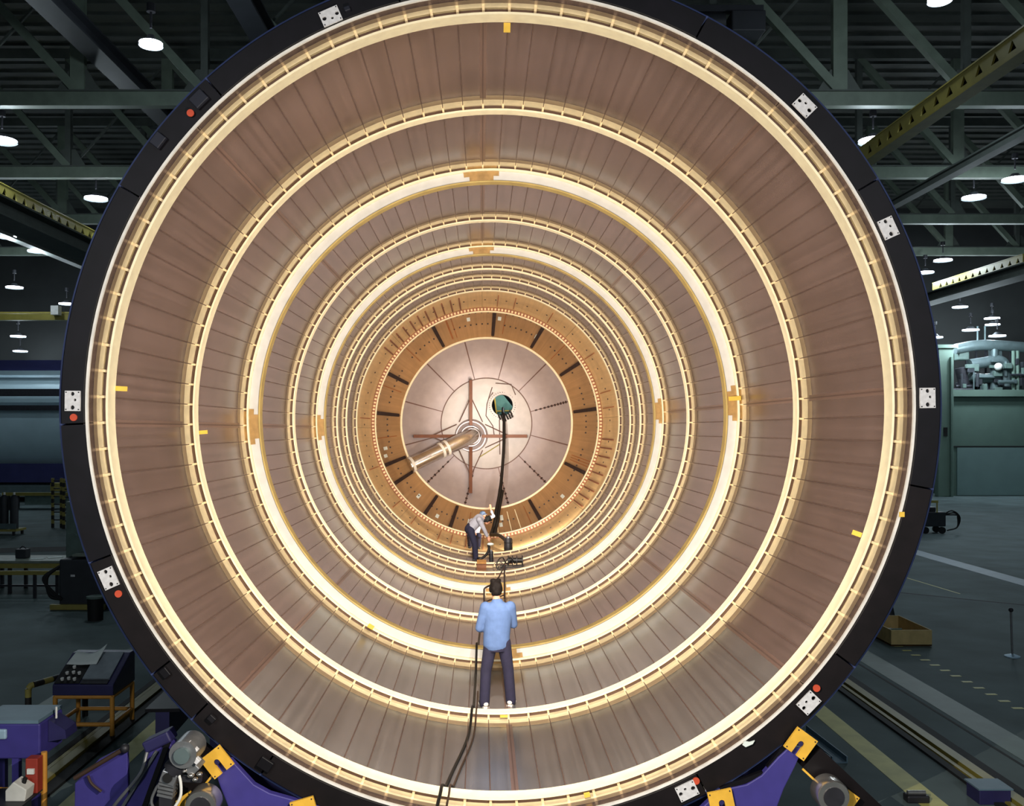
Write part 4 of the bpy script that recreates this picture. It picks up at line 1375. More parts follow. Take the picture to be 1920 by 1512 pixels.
# outrigger arms either side of the cradle
def arm(label, a, b, brk, drum, m, edge):
    t = thing('outrigger_arm', label, 'arm', (at(*b, 9.3).x, 9.35, 0), 'outrigger arms')
    pa, pb = at(*a, 9.35), at(*b, 9.35)
    MB().bar(pa, pb, 0.26, 0.3, (0, 1, 0)).build('beam', M[m], t)
    d = (pb - pa).normalized()
    nrm = Vector((d.z, 0, -d.x)) * edge
    MB().bar(pa + nrm * 0.14 + Vector((0, -0.17, 0)), pb + nrm * 0.14 + Vector((0, -0.17, 0)), 0.02, 0.02, (0, 1, 0)).build('edge_strip', M['yellow_paint'], t)
    MB().bar(pb, Vector((pb.x, 9.35, 0.01)), 0.2, 0.3, (0, 1, 0)).build('foot', M['blue_dark'], t)
    for (px, py, ang) in brk:
        u_bracket(t, px, py, 9.12, ang)
    c_ = at(*drum, 9.1)
    o = MB().lathe([(0, 0), (0.15, 0), (0.16, 0.02), (0.16, 0.2), (0.145, 0.21), (0, 0.21)], n=28, c=(c_.x, 8.94, c_.z)).build('drum', M['chrome'], t, True)
    MB().lathe([(0.0, -0.01), (0.1, -0.01), (0.1, 0.0), (0, 0.0)], n=24, c=(c_.x, 8.94, c_.z)).build('drum_face', M['dark_steel'], o, True)
    return t


arm('dark outrigger arm with a chrome drum and yellow bracket, lower right', (1512, 1412), (1680, 1570), [(1578, 1500, -36)], (1552, 1484), 'black_brown', 1)
arm('dark outrigger arm with a chrome drum and yellow brackets, lower left', (396, 1415), (250, 1600), [(352, 1514, 36)], (385, 1502), 'black_brown', -1)

# blue strut and drive motor at lower left
t = thing('hydraulic_strut', 'blue slanted hydraulic strut with hoses standing beside the drive motor, lower left', 'strut', Vector((at(255, 1512, 9.8).x, 9.8, 0)))
pa, pb = at(312, 1384, 9.8), at(255, 1512, 9.8)
MB().bar(pa, pb, 0.2, 0.2, (0, 1, 0)).build('column', M['blue_paint'], t, bev=0.02)
MB().bar(pb, Vector((pb.x - 0.3, 9.8, 0.01)), 0.24, 0.24, (0, 1, 0)).build('foot', M['blue_dark'], t)
MB().bar(pa + Vector((0.06, -0.12, 0.0)), pb + Vector((0.12, -0.12, 0)), 0.05, 0.05, (0, 1, 0)).build('guide_rail', M['black_paint'], t)
MB().bar(pa + Vector((-0.06, -0.12, -0.1)), pb + Vector((-0.12, -0.12, 0)), 0.03, 0.03, (0, 1, 0)).build('guide_rail', M['steel'], t)
MB().box(pa + Vector((-0.05, -0.05, 0.0)), (0.3, 0.22, 0.12), Matrix.Rotation(R(-25), 3, 'Y')).build('head_block', M['blue_dark'], t, bev=0.02)
MB().tube(spline([pa + Vector((-0.15, -0.15, -0.1)), pa + Vector((-0.2, -0.2, -0.3)), pb + Vector((-0.1, -0.2, 0.15)), pb + Vector((-0.22, -0.15, 0.0))], 6), 0.018, 8).build('hose', M['steel'], t, True)
MB().tube(spline([pa + Vector((0.2, -0.1, -0.55)), pa + Vector((0.26, -0.15, -0.75)), pa + Vector((0.15, -0.15, -0.9))], 6), 0.014, 8).build('hose', M['white_knob'], t, True)

t = thing('drive_motor', 'greasy steel drive motor with gearbox, fittings and hoses at the cradle\'s left', 'motor', (at(330, 1512, 8.85).x, 8.85, 0))
p = at(350, 1408, 8.85)
MB().tube([p + Vector((0.0, -0.12, 0)), p + Vector((0.0, 0.2, 0))], 0.13, 20).build('flange_disc', M['steel'], t, True)
MB().tube([p + Vector((0.0, -0.16, 0)), p + Vector((0.0, -0.1, 0))], 0.075, 16).build('hub', M['duct'], t, True)
MB().box(p + Vector((0.08, -0.08, 0.06)), (0.12, 0.06, 0.05), Matrix.Rotation(R(45), 3, 'Y')).build('white_block', M['white_plate'], t, bev=0.005)
MB().box(p + Vector((0.1, -0.08, -0.04)), (0.12, 0.06, 0.05), Matrix.Rotation(R(45), 3, 'Y')).build('white_block', M['white_plate'], t, bev=0.005)
MB().box(p + Vector((0.02, 0.05, -0.12)), (0.22, 0.2, 0.12), Matrix.Rotation(R(45), 3, 'Y')).build('gear_case', M['steel'], t, bev=0.01)
g = at(320, 1455, 8.85)
MB().tube([p + Vector((-0.05, 0, -0.1)), g + Vector((0.02, 0, 0.05))], 0.1, 18).build('motor_case', M['dark_steel'], t, True)
MB().box(g, (0.15, 0.16, 0.12), Matrix.Rotation(R(20), 3, 'Y')).build('end_box', M['steel'], t, bev=0.01)
MB().tube([g + Vector((0, -0.1, 0.01)), g + Vector((0, -0.07, 0.01))], 0.045, 16).build('end_cap', M['hole_black'], t, True)
for i in range(4):
    q = at(316 - i * 1, 1468 + i * 7, 8.85)
    MB().box(q, (0.15, 0.14, 0.022), Matrix.Rotation(R(12), 3, 'Y')).build('cooling_fin', M['steel'], t)
MB().bar(at(314, 1490, 8.85), Vector((at(312, 1512, 8.85).x, 8.85, 0.01)), 0.12, 0.12, (0, 1, 0)).build('stand', M['dark_steel'], t)
MB().tube(spline([g + Vector((-0.08, -0.05, -0.05)), at(292, 1480, 8.8), at(284, 1505, 8.8), at(296, 1530, 8.8)], 6), 0.014, 8).build('hose', M['steel'], t, True)
MB().tube(spline([g + Vector((0.09, -0.05, 0.05)), at(339, 1470, 8.8), at(338, 1495, 8.8), at(325, 1518, 8.8)], 6), 0.014, 8).build('hose', M['white_knob'], t, True)
for q, r in ((at(358, 1454, 8.8), 0.035), (at(374, 1452, 8.8), 0.03), (at(346, 1446, 8.8), 0.025), (at(366, 1462, 8.8), 0.03)):
    MB().ball(q, (r, r, r * 0.7), 10, 8).build('fitting', M['chrome'], t, True)
MB().bar(at(342, 1460, 8.85), at(378, 1462, 8.85), 0.05, 0.05, (0, 1, 0)).build('manifold', M['dark_steel'], t)

# sloping blue guard plate at lower left, with lever
t = thing('guard_plate', 'large flat blue purple guard plate leaning at the lower left of the transporter', 'guard', (at(190, 1512, 10).x, 10, 0))
pl_ = [at(137, 1512, 10.0), at(140, 1470, 10.0), at(185, 1425, 10.0), at(238, 1398, 10.0), at(246, 1512, 10.0)]
lo = [(p.x, p.z) for p in pl_]
MB().prism([(lo[0][0], 0.01)] + lo[1:4] + [(lo[4][0], 0.01)], 10.0, 10.06).build('plate', M['blue_paint'], t, bev=0.01)
MB().tube([at(140, 1460, 9.93), at(232, 1405, 9.93)], 0.025, 10).build('lever', M['old_cable'], t, True)
MB().ball(at(234, 1404, 9.93), 0.05, 10, 8).build('lever_knob', M['dark_steel'], t, True)
MB().tube(spline([at(165, 1455, 9.93), at(172, 1470, 9.93), at(190, 1485, 9.93)], 4), 0.015, 8).build('hook', M['old_cable'], t, True)
# dark side beam
t = thing('side_beam', 'dark blue steel beam sloping toward the ring behind the guard plate', 'beam', (-3.9, 12, 0))
a_, b_ = Vector((-3.75, 10.9, 1.52)), Vector((-3.95, 14.0, 1.45))
MB().bar(a_, b_, 0.16, 0.34).build('web', M['blue_dark'], t)
MB().bar(a_ + Vector((0, 0, 0.18)), b_ + Vector((0, 0, 0.18)), 0.4, 0.04).build('flange', M['black_paint'], t)
for yy in (11.0, 13.8):
    MB().box((-3.8 - (yy - 11) * 0.05, yy, 0.68), (0.16, 0.16, 1.34)).build('leg', M['blue_dark'], t)

# blue grey channel pieces right of the cradle
def channel(label, a, b, wd):
    t = thing('steel_channel', label, 'channel', (a[0], a[1], 0), 'steel channels')
    A, B = Vector(a), Vector(b)
    MB().bar(A + Vector((0, 0, 0.01)), B + Vector((0, 0, 0.01)), wd, 0.02).build('base', M['stripe_blue'], t)
    d = (B - A).normalized()
    n_ = Vector((d.y, -d.x, 0))
    for s in (-1, 1):
        MB().bar(A + n_ * s * wd * 0.5 + Vector((0, 0, 0.05)), B + n_ * s * wd * 0.5 + Vector((0, 0, 0.05)), 0.02, 0.1).build('side', M['stripe_blue'], t)


f0, f1 = fl(1500, 1372), fl(1575, 1432)
channel('pale blue steel channel on the floor right of the lower right cradle', f0, f1, 0.22)
channel('pale blue steel channel nearer the ring, beside the other channel', fl(1468, 1378), fl(1545, 1432), 0.2)

# small dark box at the lower right corner
p = fl(1880, 1512)
t = thing('floor_box', 'small slate blue box on the floor by the right rail, bottom right corner', 'box', (p.x - 0.05, p.y + 0.1, 0))
MB().box((p.x - 0.08, p.y + 0.2, 0.1), (0.42, 0.34, 0.2)).build('case', M['blue_dark'], t, bev=0.01)
MB().box((p.x - 0.08, p.y + 0.2, 0.21), (0.46, 0.38, 0.02)).build('lid', M['stripe_blue'], t)
p = fl(1728, 1512)
t = thing('dark_clamp', 'dark steel clamp lying on the yellow floor stripe at the bottom', 'clamp', (p.x, p.y + 0.1, 0))
MB().box((p.x, p.y + 0.15, 0.05), (0.3, 0.16, 0.1)).build('jaw', M['dark_steel'], t, bev=0.02)
MB().tube([(p.x - 0.12, p.y + 0.15, 0.12), (p.x + 0.12, p.y + 0.15, 0.12)], 0.03, 10).build('screw', M['steel'], t, True)

# ------------------------------------------------------------------ right side things
# wooden crate
c0 = fl(1671, 1213)
Yc = c0.y
wd, dp, hg = 0.94, 1.7, 0.36
t = thing('wooden_crate', 'open shallow wooden crate on the floor right of the tank', 'crate', (c0.x + wd / 2, Yc + dp / 2, 0))
MB().box((c0.x + wd / 2, Yc + dp / 2, 0.03), (wd, dp, 0.03)).build('bottom', M['wood'], t)
MB().box((c0.x + wd / 2, Yc + 0.012, 0.02 + hg / 2), (wd, 0.024, hg)).build('side_board', M['crate'], t)
MB().box((c0.x + wd / 2, Yc + dp - 0.012, 0.02 + hg / 2), (wd, 0.024, hg)).build('side_board', M['crate'], t)
MB().box((c0.x + 0.012, Yc + dp / 2, 0.02 + hg / 2), (0.024, dp - 0.05, hg)).build('side_board', M['crate'], t)
MB().box((c0.x + wd - 0.012, Yc + dp / 2, 0.02 + hg / 2), (0.024, dp - 0.05, hg)).build('side_board', M['crate'], t)
for yy in (0.3, 1.4):
    MB().box((c0.x + wd / 2, Yc + yy, 0.007), (wd, 0.09, 0.014)).build('runner', M['wood_brown'], t)
t = thing('crate_tool', 'dark metal fitting with a pale bar lying inside the wooden crate', 'tool', (c0.x + 0.35, Yc + 1.0, 0.05))
MB().box((c0.x + 0.35, Yc + 0.9, 0.13), (0.25, 0.3, 0.16)).build('fitting', M['dark_steel'], t, bev=0.02)
MB().tube([(c0.x + 0.25, Yc + 0.75, 0.23), (c0.x + 0.6, Yc + 0.8, 0.23)], 0.025, 8).build('bar', M['stripe_pale'], t, True)
# cone behind the crate
p = fl(1668, 1168)
t = thing('traffic_cone', 'dark cone standing behind the wooden crate beside the ring', 'cone', p)
MB().rings([(p.x, p.y, 0.03, 0.16, 0.16), (p.x, p.y, 0.7, 0.03, 0.03)], 18).build('cone_body', M['machine_dark'], t, True)
MB().box((p.x, p.y, 0.015), (0.42, 0.42, 0.03)).build('foot', M['machine_dark'], t)
# stanchion
p = fl(1898, 1232)
t = thing('stanchion', 'thin steel stanchion post on a pale round base at the right', 'stanchion', p)
MB().rings([(p.x, p.y, 0.0, 0.165, 0.165), (p.x, p.y, 0.02, 0.16, 0.16), (p.x, p.y, 0.06, 0.05, 0.05), (p.x, p.y, 0.065, 0.02, 0.02)], 24).build('base', M['pale_base'], t, True)
MB().tube([(p.x, p.y, 0.06), (p.x - 0.03, p.y, 1.0)], 0.022, 10).build('pole', M['steel'], t, True)
MB().ball((p.x - 0.03, p.y, 1.03), 0.05, 12, 8).build('knob', M['dark_steel'], t, True)
# dark cart with hoses by the ring at right
p = fl(1745, 1000)
t = thing('hose_cart', 'dark machine cart with hoses behind the ring at the right', 'cart', p)
MB().box((p.x, p.y, 0.7), (1.1, 0.8, 0.7)).build('body', M['machine_dark'], t, bev=0.05)
MB().box((p.x - 0.1, p.y, 1.15), (0.5, 0.5, 0.25)).build('motor', M['dark_steel'], t, bev=0.05)
for dx in (-0.4, 0.4):
    for dy in (-0.3, 0.3):
        MB().tube([(p.x + dx, p.y + dy - 0.05, 0.17), (p.x + dx, p.y + dy + 0.05, 0.17)], 0.165, 14).build('wheel', M['rubber'], t, True)
for i in range(3):
    MB().tube(spline([(p.x + 0.5, p.y - 0.2, 0.9), (p.x + 0.9 + 0.1 * i, p.y - 0.25, 1.1 - 0.1 * i), (p.x + 1.3 - 0.05 * i, p.y - 0.2, 0.8), (p.x + 1.2, p.y - 0.15, 0.3), (p.x + 0.7, p.y - 0.2, 0.15)], 6), 0.035, 8).build('hose', M['rubber'], t, True)
MB().box((p.x - 0.2, p.y - 0.42, 1.55), (0.7, 0.06, 0.12)).build('yellow_bar', M['warn_yellow'], t)
for dx in (-0.5, 0.1):
    MB().box((p.x + dx, p.y - 0.42, 1.28), (0.05, 0.05, 0.5)).build('bar_post', M['warn_yellow'], t)

# green booth and the machinery on it
B = thing('test_booth', 'green walled booth with a pale lower door at the far right', 'booth', (44, 70, 0))
xl = at(1787, 900, 70).x
MB().box((xl + 9, 73, 3.75), (18, 6, 7.5)).build('wall_panel', M['booth'], B)
MB().box((xl + 9, 69.85, 7.75), (18.4, 6.2 - 5.9, 0.5)).build('cornice', M['booth_trim'], B)
MB().box((xl + 3.3, 69.93, 1.85), (6.1, 0.12, 3.6)).build('door', M['booth_door'], B)
MB().box((xl + 9.8, 69.93, 1.85), (6.4, 0.12, 3.6)).build('door', M['booth_door'], B)
MB().box((xl + 9, 69.95, 3.72), (18, 0.08, 0.1)).build('rail', M['joint'], B)
col = thing('booth_column', 'wide green column at the left corner of the far booth', 'column', (at(1772, 900, 69.5).x, 69.5, 0))
x0, x1 = at(1757, 900, 69.3).x, at(1786, 900, 69.3).x
MB().box(((x0 + x1) / 2, 69.4, 5.55), (x1 - x0, 0.6, 11.1)).build('shaft', M['booth_trim'], col, bev=0.05)
MB().box((x1 - 0.25, 69.0, 5.2), (0.12, 0.2, 10.4)).build('edge_strip', M['booth'], col)
MB().box((at(1773, 810, 69.05).x, 69.06, at(1773, 810, 69).z), (0.28, 0.06, 0.65)).build('switch_box', M['hole_black'], col)
MB().box(((x0 + x1) / 2, 69.4, 11.2), (x1 - x0 + 0.5, 0.9, 0.25)).build('capital', M['booth_trim'], col)
mz = 7.6
mch = thing('duct_machinery', 'grey pipes and ducts crowded on top of the far booth', 'machinery', (xl + 3.3, 71, mz))


def px_pipe(pts, r, m, nm='duct', Y=71.5):
    MB().tube(spline([at(a, b, Y) for a, b in pts], 5), r, 14).build(nm, M[m], mch, True)


px_pipe([(1790, 655), (1830, 648), (1870, 648), (1925, 652)], 0.4, 'duct')
px_pipe([(1818, 684), (1845, 680), (1872, 676), (1884, 690), (1884, 738)], 0.42, 'duct')
px_pipe([(1818, 706), (1840, 710), (1870, 708)], 0.36, 'duct')
px_pipe([(1800, 690), (1806, 715), (1805, 738)], 0.4, 'dark_steel', 'pipe')
px_pipe([(1864, 655), (1864, 738)], 0.3, 'duct')
px_pipe([(1900, 658), (1900, 738)], 0.13, 'booth_trim', 'pipe', 71)
px_pipe([(1908, 658), (1908, 738)], 0.13, 'booth_trim', 'pipe', 71)
px_pipe([(1833, 612), (1833, 648)], 0.07, 'duct', 'pipe')
px_pipe([(1847, 612), (1847, 648)], 0.07, 'duct', 'pipe')
for (px, py, w_, h_, m) in ((1838, 728, 0.9, 0.7, 'duct'), (1826, 722, 0.7, 0.9, 'dark_steel'), (1856, 726, 0.5, 1.2, 'dark_steel'), (1890, 715, 1.5, 1.7, 'dark_steel'), (1912, 690, 1.0, 0.6, 'duct'), (1803, 665, 0.8, 0.9, 'machine_green'), (1812, 728, 1.4, 0.9, 'machine_dark'), (1866, 668, 0.7, 1.2, 'duct')):
    MB().box(at(px, py, 72), (w_, 0.8, h_), None).build('valve_box', M[m], mch, bev=0.08)
for px in (1812, 1830, 1848, 1877, 1895):
    MB().bar(at(px, 650, 72.6), at(px, 740, 72.6), 0.12).build('support', M['dark_steel'], mch)
rng = random.Random(3)
for i in range(34):
    px, py = rng.uniform(1796, 1922), rng.uniform(676, 736)
    p = at(px, py, rng.uniform(70.6, 71.2))
    if i % 3:
        MB().box(p, (rng.uniform(0.2, 0.7), 0.3, rng.uniform(0.2, 0.6))).build('fitting_box', M[rng.choice(['dark_steel', 'duct', 'machine_dark', 'machine_green'])], mch, bev=0.03)
    else:
        d = rng.choice([Vector((1, 0, 0)), Vector((0, 0, 1))])
        MB().tube([p - d * rng.uniform(0.5, 1.2), p + d * rng.uniform(0.4, 0.9)], rng.uniform(0.06, 0.14), 8).build('pipe', M[rng.choice(['dark_steel', 'duct', 'machine_dark'])], mch, True)
MB().ball(at(1872, 688, 70.6), 0.3, 12, 8).build('gauge', M['white_knob'], mch, True)

# ------------------------------------------------------------------ left side things
# far barrel section lying crosswise
BX0, BX1 = -52.0, -24.0
br = thing('barrel_section', 'pale blue grey tank barrel lying crosswise far away at the left', 'barrel', (-38, 68, 1.0))
mb = MB()
n = 48
for nm, m, r0_, r1_ in (('shell', 'barrel', 4.15, 4.15),):
    P, Q = [], []
    for i, x in enumerate((BX0, BX1)):
        for j in range(n):
            a = 2 * PI * j / n
            P.append((x, 68 + 4.15 * math.cos(a), 5.3 + 4.15 * math.sin(a)))
    for j in range(n):
        Q.append((j, (j + 1) % n, n + (j + 1) % n, n + j))
    Q += [tuple(range(n)), tuple(range(2 * n - 1, n - 1, -1))]
    MB().add(P, Q).build(nm, M[m], br, True)
MB().box((-38, 65.3, 9.0), (28, 0.3, 0.3)).build('top_rail', M['barrel'], br)
MB().box((-38, 65.5, 9.5), (28, 0.3, 0.8)).build('dark_cover', M['barrel_dark'], br)
MB().box((-38, 63.85, 7.55), (28, 0.25, 0.5)).build('work_rail', M['dark_steel'], br)
MB().box((-38, 63.75, 7.0), (28, 0.2, 0.25)).build('work_rail', M['barrel'], br)
MB().box((-38, 63.7, 6.5), (28, 0.25, 0.35)).build('work_rail', M['dark_steel'], br)
MB().box((-38, 64.3, 2.0), (28, 0.3, 1.3)).build('skirt', M['barrel_dark'], br)
st = thing('barrel_stand', 'long pale low platform below the far barrel at the left', 'platform', (-38, 67, 0))
MB().box((-38, 66.5, 0.9), (30, 6, 0.5)).build('deck', M['duct'], st)
for x in (-51, -44, -37, -30, -25):
    MB().box((x, 64.2, 0.33), (0.3, 0.3, 0.65)).build('leg', M['dark_steel'], st)

# gas bottle rack at the left edge
p = fl(12, 1003)
p.x = at(14, 900, p.y).x
t = thing('bottle_rack', 'low rack holding upright gas bottles at the left edge', 'rack', p)
MB().box((p.x - 0.1, p.y, 0.25), (1.5, 1.0, 0.1)).build('tray', M['warn_yellow'], t)
MB().box((p.x - 0.1, p.y - 0.5, 0.45), (1.5, 0.05, 0.25)).build('rail', M['duct'], t)
for dx in (-0.7, 0.5):
    for dy in (-0.4, 0.4):
        MB().box((p.x + dx, p.y + dy, 0.1), (0.1, 0.1, 0.2)).build('foot', M['dark_steel'], t)
MB().bar((p.x - 1.2, p.y - 0.2, 3.4), (p.x - 0.25, p.y - 0.2, 1.9), 0.06).build('stay', M['duct'], t)
bl = ['third gas bottle from the right in the left rack', 'middle gas bottle in the left rack, brown grey', 'rightmost gas bottle in the left rack']
for i, dx in enumerate((-0.62, -0.15, 0.32)):
    g = thing('gas_bottle', bl[i], 'bottle', (p.x + dx, p.y, 0.3), 'gas bottles in the rack')
    MB().rings([(p.x + dx, p.y, 0.305, 0.19, 0.19), (p.x + dx, p.y, 1.7, 0.19, 0.19), (p.x + dx, p.y, 1.82, 0.14, 0.14), (p.x + dx, p.y, 1.9, 0.06, 0.06)], 18).build('shell', M['machine_dark' if i else 'dark_steel'], g, True)
    MB().rings([(p.x + dx, p.y, 1.9, 0.05, 0.05), (p.x + dx, p.y, 2.02, 0.05, 0.05)], 10).build('valve', M['white_knob'], g, True)

# far work platform with yellow trim
p = fl(85, 955)
t = thing('work_platform', 'low work platform with a yellow edge beyond the ladders at the left', 'platform', p)
MB().box((p.x, p.y, 0.95), (4.6, 1.6, 0.12)).build('deck', M['bench_top'], t)
MB().box((p.x, p.y - 0.82, 1.0), (4.6, 0.05, 0.2)).build('edge_strip', M['crane_yellow'], t)
MB().box((p.x + 0.3, p.y, 0.6), (2.6, 1.2, 0.55)).build('cabinet', M['machine_green'], t)
for dx in (-2.0, 2.0):
    for dy in (-0.6, 0.6):
        MB().box((p.x + dx, p.y + dy, 0.45), (0.12, 0.12, 0.9)).build('leg', M['dark_steel'], t)
MB().box((p.x + 1.2, p.y, 1.4), (1.4, 0.8, 0.5)).build('crate', M['warn_yellow'], t)
# pair of warning ladders
for i, (pxc, pyb) in enumerate(((107, 990), (128, 992))):
    p = fl(pxc, pyb)
    t = thing('striped_ladder', 'upright ladder with black and yellow striped rails, %s of the pair' % ('left' if i == 0 else 'right'), 'ladder', p, 'striped ladders')
    for dx in (-0.22, 0.22):
        for q in range(12):
            MB().box((p.x + dx, p.y, 0.11 + 0.21 * q), (0.12, 0.1, 0.21)).build('stripe_block', M['warn_yellow' if q % 2 else 'warn_black'], t)
    for q in range(6):
        MB().box((p.x, p.y, 0.4 + 0.4 * q), (0.4, 0.06, 0.06)).build('rung', M['dark_steel'], t)

# machine behind the ring at left
p = fl(135, 1142)
t = thing('machine_tool', 'dark machine with green cabinet half hidden by the ring at the left', 'machine', p)
MB().box((p.x + 0.35, p.y + 0.3, 0.75), (1.3, 0.9, 1.3)).build('body', M['machine_dark'], t, bev=0.05)
MB().box((p.x - 0.15, p.y + 0.9, 1.5), (0.55, 0.7, 2.9)).build('cabinet', M['machine_green'], t, bev=0.03)
MB().box((p.x + 0.55, p.y + 0.8, 2.7), (0.9, 0.7, 0.12)).build('shelf', M['bench_top'], t)
MB().box((p.x + 0.6, p.y + 0.75, 2.2), (0.7, 0.5, 0.8)).build('gear_head', M['machine_dark'], t, bev=0.06)
MB().box((p.x + 0.6, p.y + 0.3, 1.5), (1.1, 0.8, 0.06)).build('table', M['bench_top'], t)
for a_, b_ in (((0.35, 0.2, 2.6), (0.5, 0.2, 1.5)), ((0.85, 0.2, 2.6), (0.9, 0.2, 1.5))):
    MB().bar(p + Vector(a_), p + Vector(b_), 0.06).build('upright', M['duct'], t)
MB().box((p.x + 0.25, p.y - 0.2, 0.09), (1.5, 0.12, 0.14)).build('yellow_bumper', M['warn_yellow'], t)
MB().box((p.x + 0.35, p.y + 0.3, 0.05), (1.3, 0.8, 0.1)).build('base', M['dark_steel'], t)
for i in range(3):
    MB().tube(spline([(p.x - 0.3, p.y - 0.1, 1.2), (p.x - 0.6 - 0.05 * i, p.y - 0.2, 0.9), (p.x - 0.5, p.y - 0.25, 0.4 + 0.1 * i), (p.x - 0.2, p.y - 0.2, 0.3)], 5), 0.04, 8).build('hose', M['rubber'], t, True)
MB().box((p.x + 0.1, p.y - 0.17, 0.95), (0.12, 0.02, 0.06)).build('label_plate', M['white_plate'], t)
# waste bin
p = fl(179, 1163)
t = thing('waste_bin', 'black perforated bin with a green rim beside the ring at the left', 'bin', p)
MB().rings([(p.x, p.y, 0.0, 0.19, 0.19), (p.x, p.y, 0.58, 0.21, 0.21)], 22).build('bucket', M['hole_black'], t, True)
MB().rings([(p.x, p.y, 0.58, 0.225, 0.225), (p.x, p.y, 0.63, 0.225, 0.225)], 22).build('rim', M['machine_green'], t, True)

# work bench with clutter
p = fl(55, 1108)
t = thing('work_bench', 'long grey green work bench with papers on it at the left', 'bench', p)
MB().box((p.x, p.y, 0.98), (2.6, 1.3, 0.07)).build('bench_top', M['bench_top'], t)
MB().box((p.x, p.y - 0.6, 0.86), (2.5, 0.05, 0.14)).build('apron', M['warn_yellow'], t)
for dx in (-1.1, -0.35, 1.1):
    for dy in (-0.5, 0.5):
        MB().box((p.x + dx, p.y + dy, 0.47), (0.09, 0.09, 0.94)).build('leg', M['dark_steel'], t)
MB().box((p.x, p.y - 0.55, 0.25), (2.2, 0.06, 0.06)).build('stretcher', M['dark_steel'], t)
t2 = thing('tool_box', 'dark tool box standing on the left work bench', 'box', (p.x - 0.2, p.y, 1.02))
MB().box((p.x - 0.2, p.y, 1.16), (0.34, 0.3, 0.28)).build('case', M['machine_dark'], t2, bev=0.02)
MB().tube(spline([(p.x - 0.3, p.y, 1.3), (p.x - 0.2, p.y, 1.38), (p.x - 0.1, p.y, 1.3)], 4), 0.015, 8).build('handle', M['dark_steel'], t2, True)
for i, (dx, dy, lab) in enumerate(((0.35, -0.2, 'white paper sheet lying left on the work bench'), (0.75, 0.1, 'white paper sheet lying right on the work bench'))):
    mb = MB().box((p.x + dx, p.y + dy, 1.021 + 0.002), (0.42, 0.3, 0.012), Matrix.Rotation(0.4 * i + 0.2, 3, 'Z'))
    tag(mb.build('paper_sheet', M['paper'], None), lab, 'paper')
t = thing('low_rail', 'long yellow barrier rail in front of the left work bench', 'rail', fl(40, 1122))
q = fl(40, 1122)
MB().box((q.x, q.y, 0.75), (3.4, 0.08, 0.12)).build('bar', M['warn_yellow'], t)
for dx in (-1.5, 0.4, 1.5):
    MB().box((q.x + dx, q.y, 0.35), (0.08, 0.08, 0.7)).build('post', M['dark_steel'], t)

# control console on a yellow stand
Yk = 15.0
s_ = Yk / F


def kx(px):
    return (px - VPX) * s_


def kz(py):
    return CAMZ - (py - VPY) * s_


xl, xr = kx(98), kx(212)
con = thing('control_console', 'blue control console with knobs on a yellow tube stand at left', 'console', ((xl + xr) / 2, Yk + 0.5, 0))
zt = kz(1305)
sec = [(Yk, zt), (Yk, zt + 0.17), (Yk + 0.75, zt + 0.52), (Yk + 0.95, zt + 0.52), (Yk + 0.95, zt)]
P = [(xl, y, z) for y, z in sec] + [(xr, y, z) for y, z in sec]
MB().add(P, [(0, 1, 2, 3, 4), (9, 8, 7, 6, 5)] + [(i, 5 + i, 5 + (i + 1) % 5, (i + 1) % 5) for i in range(5)]).build('case', M['blue_dark'], con, bev=0.012)


def slope(x, f, up=0.0):
    """point on the sloping face: x across, f from front edge to back"""
    y = Yk + 0.75 * f
    z = zt + 0.17 + 0.35 * f
    n_ = Vector((0, -0.42, 0.907))
    return Vector((x, y, z)) + n_ * up


def slab(xa, xb, fa, fb, th, m, nm):
    V = [slope(xa, fa), slope(xb, fa), slope(xb, fb), slope(xa, fb)]
    V += [v + Vector((0, -0.42, 0.907)) * th for v in V]
    return MB().add(V, [(3, 2, 1, 0), (4, 5, 6, 7), (0, 1, 5, 4), (1, 2, 6, 5), (2, 3, 7, 6), (3, 0, 4, 7)]).build(nm, M[m], con)


slab(xl + 0.02, xl + 0.42, 0.04, 0.6, 0.012, 'hole_black', 'knob_panel')
slab(xl + 0.44, xr - 0.1, 0.16, 0.97, 0.03, 'glass_panel', 'cover_sheet')
slab(xl + 0.44, xr - 0.1, 0.02, 0.14, 0.02, 'dark_steel', 'front_strip')
for i, (dx, f) in enumerate(((0.12, 0.14), (0.22, 0.16), (0.32, 0.14), (0.14, 0.32), (0.24, 0.34), (0.34, 0.32), (0.2, 0.5))):
    a_ = slope(xl + dx, f, 0.012)
    MB().tube([a_, slope(xl + dx, f, 0.045)], 0.028, 12).build('knob', M['white_knob'], con, True)
# stand
for x in (xl + 0.03, xr - 0.03):
    for yy in (Yk + 0.04, Yk + 0.9):
        MB().tube([(x, yy, 0.0), (x, yy, zt - 0.02)], 0.038, 12).build('leg', M['orange_pipe'], con, True)
for z in (zt - 0.03, 0.22):
    for yy in (Yk + 0.04, Yk + 0.9):
        MB().tube([(xl + 0.03, yy, z), (xr - 0.03, yy, z)], 0.034, 12).build('rail', M['orange_pipe'], con, True)
    for x in (xl + 0.03, xr - 0.03):
        MB().tube([(x, Yk + 0.04, z), (x, Yk + 0.9, z)], 0.034, 12).build('rail', M['orange_pipe'], con, True)
